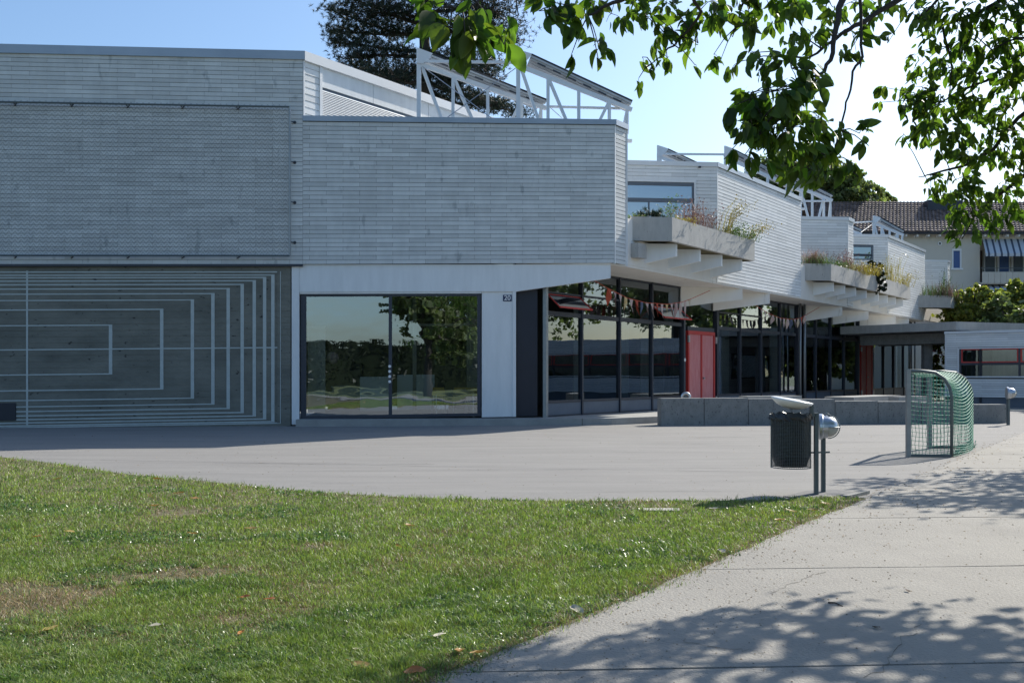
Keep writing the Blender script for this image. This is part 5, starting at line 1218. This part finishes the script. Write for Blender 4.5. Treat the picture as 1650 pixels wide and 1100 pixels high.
for (px, py, rx, ry, n, Y, sz) in LG:
    C_ = U(px,py,Y); k = Y/FPX
    near = min(allpts, key=lambda q: (q-C_).length); 
    mid = near.lerp(C_,.5)+Vector((0,0,.02)); tw.tube([near, mid, C_], [.005,.0035,.0025], 4, cap=False)
    nt2 = max(1, n//4); tips = []
    for i in range(nt2):
        a = random.uniform(0,2*math.pi); q = math.sqrt(random.random()); tip = C_+Vector((math.cos(a)*rx*k*q, random.gauss(0,rx*k*.8), math.sin(a)*ry*k*q)); tips.append(tip); m_ = C_.lerp(tip,.5)+Vector((0,0,.012)); tw.tube([C_, m_, tip], [.003,.002,.0015], 3, cap=False)
    for i in range(int(n*(1.4 if 5.8 < Y < 6.3 else 1.45 if Y < 8 else 1.9))):
        tip = random.choice(tips); p = C_.lerp(tip, random.uniform(.35,1.1))+Vector((random.gauss(0,.2*rx*k), random.gauss(0,.25*rx*k), random.gauss(0,.22*ry*k)))
        outd = (tip-C_); outd = outd.normalized() if outd.length > 1e-5 else Vector((1,0,0))
        dd = (outd*.55+Vector((random.gauss(0,.4),random.gauss(0,.4),random.gauss(-.75,.35)))).normalized()
        nr = Vector((random.gauss(0,.6),random.gauss(-.2,.6),random.gauss(.6,.5))); nr = (nr-dd*nr.dot(dd)).normalized(); sd3 = dd.cross(nr)
        s = sz*(.86 if 5.8 < Y < 6.3 else .92)*random.uniform(.5,1.28); w_ = s*random.uniform(.66,.95)
        leaves.append((s*FPX/Y, Matrix(((sd3.x*w_,dd.x*s,nr.x*s,p.x),(sd3.y*w_,dd.y*s,nr.y*s,p.y),(sd3.z*w_,dd.z*s,nr.z*s,p.z),(0,0,0,1)))))
tw.build('twigs', M['bark'], ntree, kind='stuff')
leaves.sort(key=lambda l: -l[0])
lms = []
for vv in range(3):
    me = bpy.data.meshes.new('leaf'); me.from_pydata([(x*(1+.06*vv)+.04*vv*y*(1-y), y, z*(1+.5*vv)) for (x,y,z) in LV], [], LF); me.polygons.foreach_set('use_smooth', [True]*len(me.polygons)); me.materials.append(M['leafs']); lms.append(me)
pinv = Matrix.Translation(ntree.location).inverted()
for i, (s, mt) in enumerate(leaves[:300]):
    o = bpy.data.objects.new('leaf', lms[i%3]); COL.objects.link(o); o.parent = ntree; o.matrix_parent_inverse = pinv; o.matrix_basis = mt
def leaves_np(mats, name, m, parent):
    A_ = np.array([[list(r) for r in mt] for mt in mats]); V = np.einsum('nij,kj->nki', A_[:,:3,:3], lv_np)+A_[:,None,:3,3]; n = len(A_); kv = len(lv_np)
    q = np.array([f for f in LF if len(f) == 4]); F = (np.arange(n)*kv)[:,None,None]+q[None]; return np_mesh(name, V, F.reshape(-1,4), m, parent, kind='stuff', smooth=True)
rest = [m_ for _, m_ in leaves[300:]]
leaves_np(rest, 'leaves', M['leaf'], ntree)
# the part of the crown beyond the frame: it throws the dappled shade on the path
def crown(center, rad, n, leafs, parent, excl=True, nm='crown', sub=60):
    cl = []
    while len(cl) < sub:
        d = Vector((random.uniform(-1,1),random.uniform(-1,1),random.uniform(-1,1)))
        if d.length > 1: continue
        c = Vector((center[0]+d.x*rad[0], center[1]+d.y*rad[1], center[2]+d.z*rad[2]))
        if c.y > 0 and excl:
            px, py = CX+c.x/c.y*FPX, HY-(c.z-CAMH)/c.y*FPX
            if px < 1700 and py > -60: continue
        cl.append(c)
    P_ = []; tws = MB()
    fk = Vector(parent.location)+Vector((0,.3,3.3))
    for c in cl:
        md = fk.lerp(c,.5)+Vector((0,0,.25)); tws.tube([fk,md,c], [.03,.018,.006], 4, cap=False)
    for i in range(n):
        c = random.choice(cl); P_.append((c.x+random.gauss(0,.34), c.y+random.gauss(0,.34), c.z+random.gauss(0,.25)))
    P_ = np.array(P_)
    if excl:
        px = CX+P_[:,0]/np.maximum(P_[:,1],.1)*FPX; py = HY-(P_[:,2]-CAMH)/np.maximum(P_[:,1],.1)*FPX
        P_ = P_[~((P_[:,1] > .1) & (px < 1655) & (py > -8))]
    tws.build('twigs', M['bark'], parent, kind='stuff')
    leaf_cloud(nm, P_, leafs, M['leaf'], parent)
crown((7.9,8.5,5.0), (4.6,2.5,1.7), 9500, .15, ntree, sub=60)
crown((3.9,6.2,5.4), (3.2,2.2,1.2), 1800, .15, ntree, nm='crown', sub=22)
nt2_ = Vector((13.0,17.5,0)); tr2 = empty('overhanging_tree', nt2_, 'second broad leaved tree beside the path just outside the right edge', 'tree')
mb = MB(); mb.tube([nt2_, nt2_+Vector((.1,0,2)), nt2_+Vector((0,.2,4)), nt2_+Vector((.1,.2,6.5))], [.22,.17,.13,.03], 10); mb.build('trunk', M['bark'], tr2, smooth=True)
crown((12.8,18.2,5.0), (3.4,2.4,1.7), 3800, .16, tr2, sub=46)

# ================================================================== grass
def snoise(x, y, seed, sc):
    r = np.random.default_rng(seed); g_ = r.random((64,64)); u, v = (x*sc)%64, (y*sc)%64; i, j = u.astype(int)%64, v.astype(int)%64; fu, fv = u-np.floor(u), v-np.floor(v)
    fu = fu*fu*(3-2*fu); fv = fv*fv*(3-2*fv); i1, j1 = (i+1)%64, (j+1)%64
    return (g_[i,j]*(1-fu)+g_[i1,j]*fu)*(1-fv)+(g_[i,j1]*(1-fu)+g_[i1,j1]*fu)*fv
def inside(pts, poly):
    x, y = pts[:,0], pts[:,1]; c = np.zeros(len(pts), bool); n = len(poly)
    for i in range(n):
        x0,y0 = poly[i]; x1,y1 = poly[(i+1)%n]
        if y0 == y1: continue
        hitm = ((y0 > y) != (y1 > y)) & (x < (x1-x0)*(y-y0)/(y1-y0)+x0); c ^= hitm
    return c
def patches(x, y):
    n_ = .5*snoise(x,y,1,.55)+.3*snoise(x,y,2,1.4)+.2*snoise(x,y,3,4.)
    for (px, py, rx, ry) in ((40,965,150,26),(60,970,110,20),(220,935,110,12),(520,885,60,10),(330,930,90,10)):
        c = G(px,py); k = c.y/FPX; ryw = ry*c.y*c.y/(FPX*CAMH); n_ = n_-.33*np.exp(-(((x-c.x)/(rx*k))**2+((y-c.y)/ryw)**2))
    return n_
N = 900000
Yg = 1/(rng.uniform(1/21.0, 1/4.2, N)); pxg = rng.uniform(-60, 1420, N); Xg = (pxg-CX)/FPX*Yg
P2 = np.stack([Xg,Yg],1)
keep = inside(P2+rng.normal(size=P2.shape)*(.035+.05*snoise(P2[:,0],P2[:,1],12,2.2)[:,None]), LAWN); P2 = P2[keep]
dens = np.clip((P2[:,1]/6.)**-.55, .2, 1); P2 = P2[rng.random(len(P2)) < dens*.95]
pn = patches(P2[:,0], P2[:,1])
bare = pn < .24; P2 = P2[~bare | (rng.random(len(P2)) < .35)]; pn = patches(P2[:,0], P2[:,1])
def blades(P, hmin, hmax, wd, m, nm, flat=.5):
    n = len(P); sc = np.clip(P[:,1]/7., .85, 2.2); h = rng.uniform(hmin,hmax,n)*(.45+.55*snoise(P[:,0],P[:,1],5,2.)+.75*snoise(P[:,0],P[:,1],6,9.)**2) ; a = rng.uniform(0,2*math.pi,n); b = rng.uniform(0,2*math.pi,n); w_ = wd*sc*rng.uniform(.6,1.3,n)
    dx, dy = np.cos(a), np.sin(a); ln_ = h*rng.uniform(.2,1.3,n)*flat*1.6; ex, ey = np.cos(b), np.sin(b); z0 = np.full(n,.016)
    A_ = np.stack([P[:,0]-dx*w_/2, P[:,1]-dy*w_/2, z0],1); B_ = np.stack([P[:,0]+dx*w_/2, P[:,1]+dy*w_/2, z0],1)
    C_ = np.stack([P[:,0]+ex*ln_*.4+dx*w_*.4, P[:,1]+ey*ln_*.4+dy*w_*.4, z0+h*.62],1); D_ = np.stack([P[:,0]+ex*ln_*.4-dx*w_*.4, P[:,1]+ey*ln_*.4-dy*w_*.4, z0+h*.62],1)
    E_ = np.stack([P[:,0]+ex*ln_, P[:,1]+ey*ln_, z0+h*.85],1)
    V = np.stack([A_,B_,C_,D_,E_],1); base = (np.arange(n)*5)[:,None]
    F = np.concatenate([base+np.array([0,1,2]), base+np.array([0,2,3]), base+np.array([3,2,4])],0)
    o = np_mesh(nm, V, F, m, kind='stuff'); return o
rr = rng.random(len(P2)); dryp = np.clip(.42-(pn-.34)*2.2, .10, .9); edged = (P2[:,0]-pedge(P2[:,1])); dryp = np.clip(dryp+.55*np.exp(-(edged/.22)**2), 0, .95); isdry = rr < dryp
cl = (~isdry) & (snoise(P2[:,0],P2[:,1],9,1.1)*.6+snoise(P2[:,0],P2[:,1],10,3.3)*.4 > .60) & (rng.random(len(P2)) < .4)
tag(blades(P2[~isdry & ~cl], .018, .062, .0042, M['grass'], 'grass'), 'short mown green grass of the sloping front lawn', 'grass')
tag(blades(P2[isdry], .012, .038, .0042, M['dry'], 'dry_grass', .9), 'straw coloured dry blades between the green lawn grass', 'grass')
tag(blades(P2[cl], .018, .04, .011, M['clover'], 'clover', 1.1), 'broad shiny clover and daisy leaves scattered in the lawn', 'ground cover')
# debris on path, yard
n = 2200; Yd = 1/(rng.uniform(1/25., 1/4.5, n)); Xd = pedge(Yd)+rng.exponential(1.1,n)*rng.choice([1,1,1,-.1],n); sd_ = rng.uniform(.003,.011,n)*np.clip(Yd/8,.7,2)
tets = np.array([(1,0,0),(-.6,.8,0),(-.5,-.9,.1),(0,0,.7)]); ang = rng.uniform(0,6.28,n); V = tets[None]*sd_[:,None,None]
ca, sa = np.cos(ang)[:,None], np.sin(ang)[:,None]; V = np.stack([V[:,:,0]*ca-V[:,:,1]*sa+Xd[:,None], V[:,:,0]*sa+V[:,:,1]*ca+Yd[:,None], V[:,:,2]+.027],2)
F = np.concatenate([(np.arange(n)*4)[:,None]+np.array(f) for f in ((0,1,3),(1,2,3),(2,0,3))],0)
n2 = 700; Y2 = 1/(rng.uniform(1/29., 1/10., n2)); X2 = (rng.uniform(100,1500,n2)-CX)/FPX*Y2; s2 = rng.uniform(.004,.012,n2)*np.clip(Y2/12,.8,2)
V2 = tets[None]*s2[:,None,None]+np.stack([X2,Y2,np.full(n2,.001)],1)[:,None,:]; k2 = ~inside(np.stack([X2,Y2],1), LAWN) & (X2 < pedge(Y2)-.1); V2 = V2[k2]
F2_ = np.concatenate([(np.arange(len(V2))*4)[:,None]+np.array(f) for f in ((0,1,3),(1,2,3),(2,0,3))],0)
tag(np_mesh('yard_grit', V2, F2_, M['debris'], kind='stuff'), 'scattered grit and tiny stones on the asphalt yard', 'debris')
tag(np_mesh('litter_crumbs', V, F, M['debris'], kind='stuff'), 'tiny dark crumbs and bits strewn over the pale path', 'debris')
# cracks in the path
for (p, q) in (((1400,1100),(1480,1010)),((1100,1040),(1230,1060)),((1560,838),(1640,880)),((1240,960),(1330,925))):
    A_, B_ = G(*p), G(*q); mb = MB(); n = 16; pts = [A_.lerp(B_, i/n)+Vector((random.uniform(-.03,.03),random.uniform(-.04,.04),0)) for i in range(n+1)]
    for i in range(n):
        u, v = pts[i], pts[i+1]; t_ = random.uniform(.0015,.004); mb.add([(u.x,u.y-t_,.0285),(v.x,v.y-t_,.0285),(v.x,v.y+t_,.0285),(u.x,u.y+t_,.0285)], [(0,1,2,3)])
    mb.build('crack', M['joint'], path)
# fallen leaves
fl_mesh = {}
def fallen(px, py, L_, col, label, cat='leaf', z=.045, curl=.4, group=None, w_=.8):
    p = G(px, py, z); me = bpy.data.meshes.new('fallen_leaf'); a = random.uniform(0,6.28)
    V_ = [(x*(w_), y-.5, abs(x)*curl*.9+.22*(y-.5)**2+random.uniform(0,.09)) for (x,y,zz) in LV]; me.from_pydata(V_, [], LF); me.polygons.foreach_set('use_smooth', [True]*len(me.polygons)); me.materials.append(M[col])
    o = bpy.data.objects.new('fallen_leaf', me); COL.objects.link(o); o.location = p; o.scale = (L_*.85,)*3; o.rotation_euler = (random.uniform(-.15,.25), random.uniform(-.25,.25), a); tag(o, label, cat, group)
fallen(435,966,.11,'ol','large curled orange leaf in the middle of the left lawn')
fallen(395,962,.09,'ol','faded orange leaf just left of the large curled orange one')
fallen(250,1008,.09,'pl','pale cream leaf on the lower left lawn')
fallen(82,1014,.12,'yl','long yellow leaf at the lower left below the bare patch')
fallen(388,1020,.08,'ol','small broken orange leaf below the large orange one')
fallen(583,1074,.15,'yl','long pale yellow leaf at the bottom centre of the lawn')
fallen(668,1083,.15,'ol','orange brown leaf at the bottom where lawn meets path')
fallen(403,852,.13,'yl','single yellow leaf in the upper middle of the lawn')
fallen(112,857,.13,'yl','yellow leaf high on the left of the lawn')
fallen(60,865,.11,'ol','reddish leaf left of the yellow one high on the lawn')
fallen(310,860,.12,'yl','yellow leaf left of the single yellow one in the upper lawn')
fallen(660,847,.14,'yl','yellow leaf on the lawn below the yard edge at centre')
fallen(642,880,.10,'ol','small brown orange leaf below the yellow leaf at centre')
fallen(708,1024,.10,'pl','white leaf near the path at the lower centre')
fallen(575,1046,.08,'pl','tiny white leaf left of the white leaf by the path')
fallen(930,984,.16,'pl','long pale leaf on the path edge at centre')
fallen(740,1050,.14,'yl','pale yellow leaf among crumbs at the path edge')
fallen(770,1052,.12,'yl','brown yellow leaf on the very edge of the path')
fallen(884,1004,.07,'bl','dark brown curled leaf at the path edge')
fallen(1462,952,.07,'bl','dark lump of leaf lying on the path', z=.03)
fallen(1412,1011,.08,'bl','dark brown leaf in the shade on the path', z=.03)
fallen(1163,889,.14,'pl','white leaf where the lawn narrows beside the path')
for i, (px, py, c) in enumerate([(92,772,'yl'),(252,772,'yl'),(288,795,'yl'),(315,804,'yl'),(128,794,'yl'),(250,815,'yl')]): fallen(px, py, .16, c, 'small yellow dry leaf scattered near the upper left lawn edge', group='yellow leaves near the upper left lawn edge')
for i, (px, py, c) in enumerate([(1275,824,'yl'),(1195,817,'pl'),(1330,812,'yl'),(1150,820,'pl'),(1257,838,'yl'),(1310,822,'yl')]): fallen(px, py, .15, c, 'pale dry leaf scattered in the grass tip near the litter bin', group='dry leaves in the grass tip near the bin')
# stick and flat stone
a, b = G(1335,970,.03), G(1358,976,.03); mb = MB(); mb.tube([a, a.lerp(b,.5)+Vector((0,.01,.008)), b], [.006,.005,.003], 5); tag(mb.build('twig', M['bark']), 'short dark twig lying in the dappled shade of the path', 'twig')
c_ = G(1065,825); mb = MB(); mb.prism([(c_.x-.20,c_.y-.09),(c_.x+.19,c_.y-.10),(c_.x+.21,c_.y+.09),(c_.x-.18,c_.y+.08)], .0, .036); tag(mb.build('flat_stone', M['stone']), 'flat pale stone cover set in the grass near the yard', 'stone')
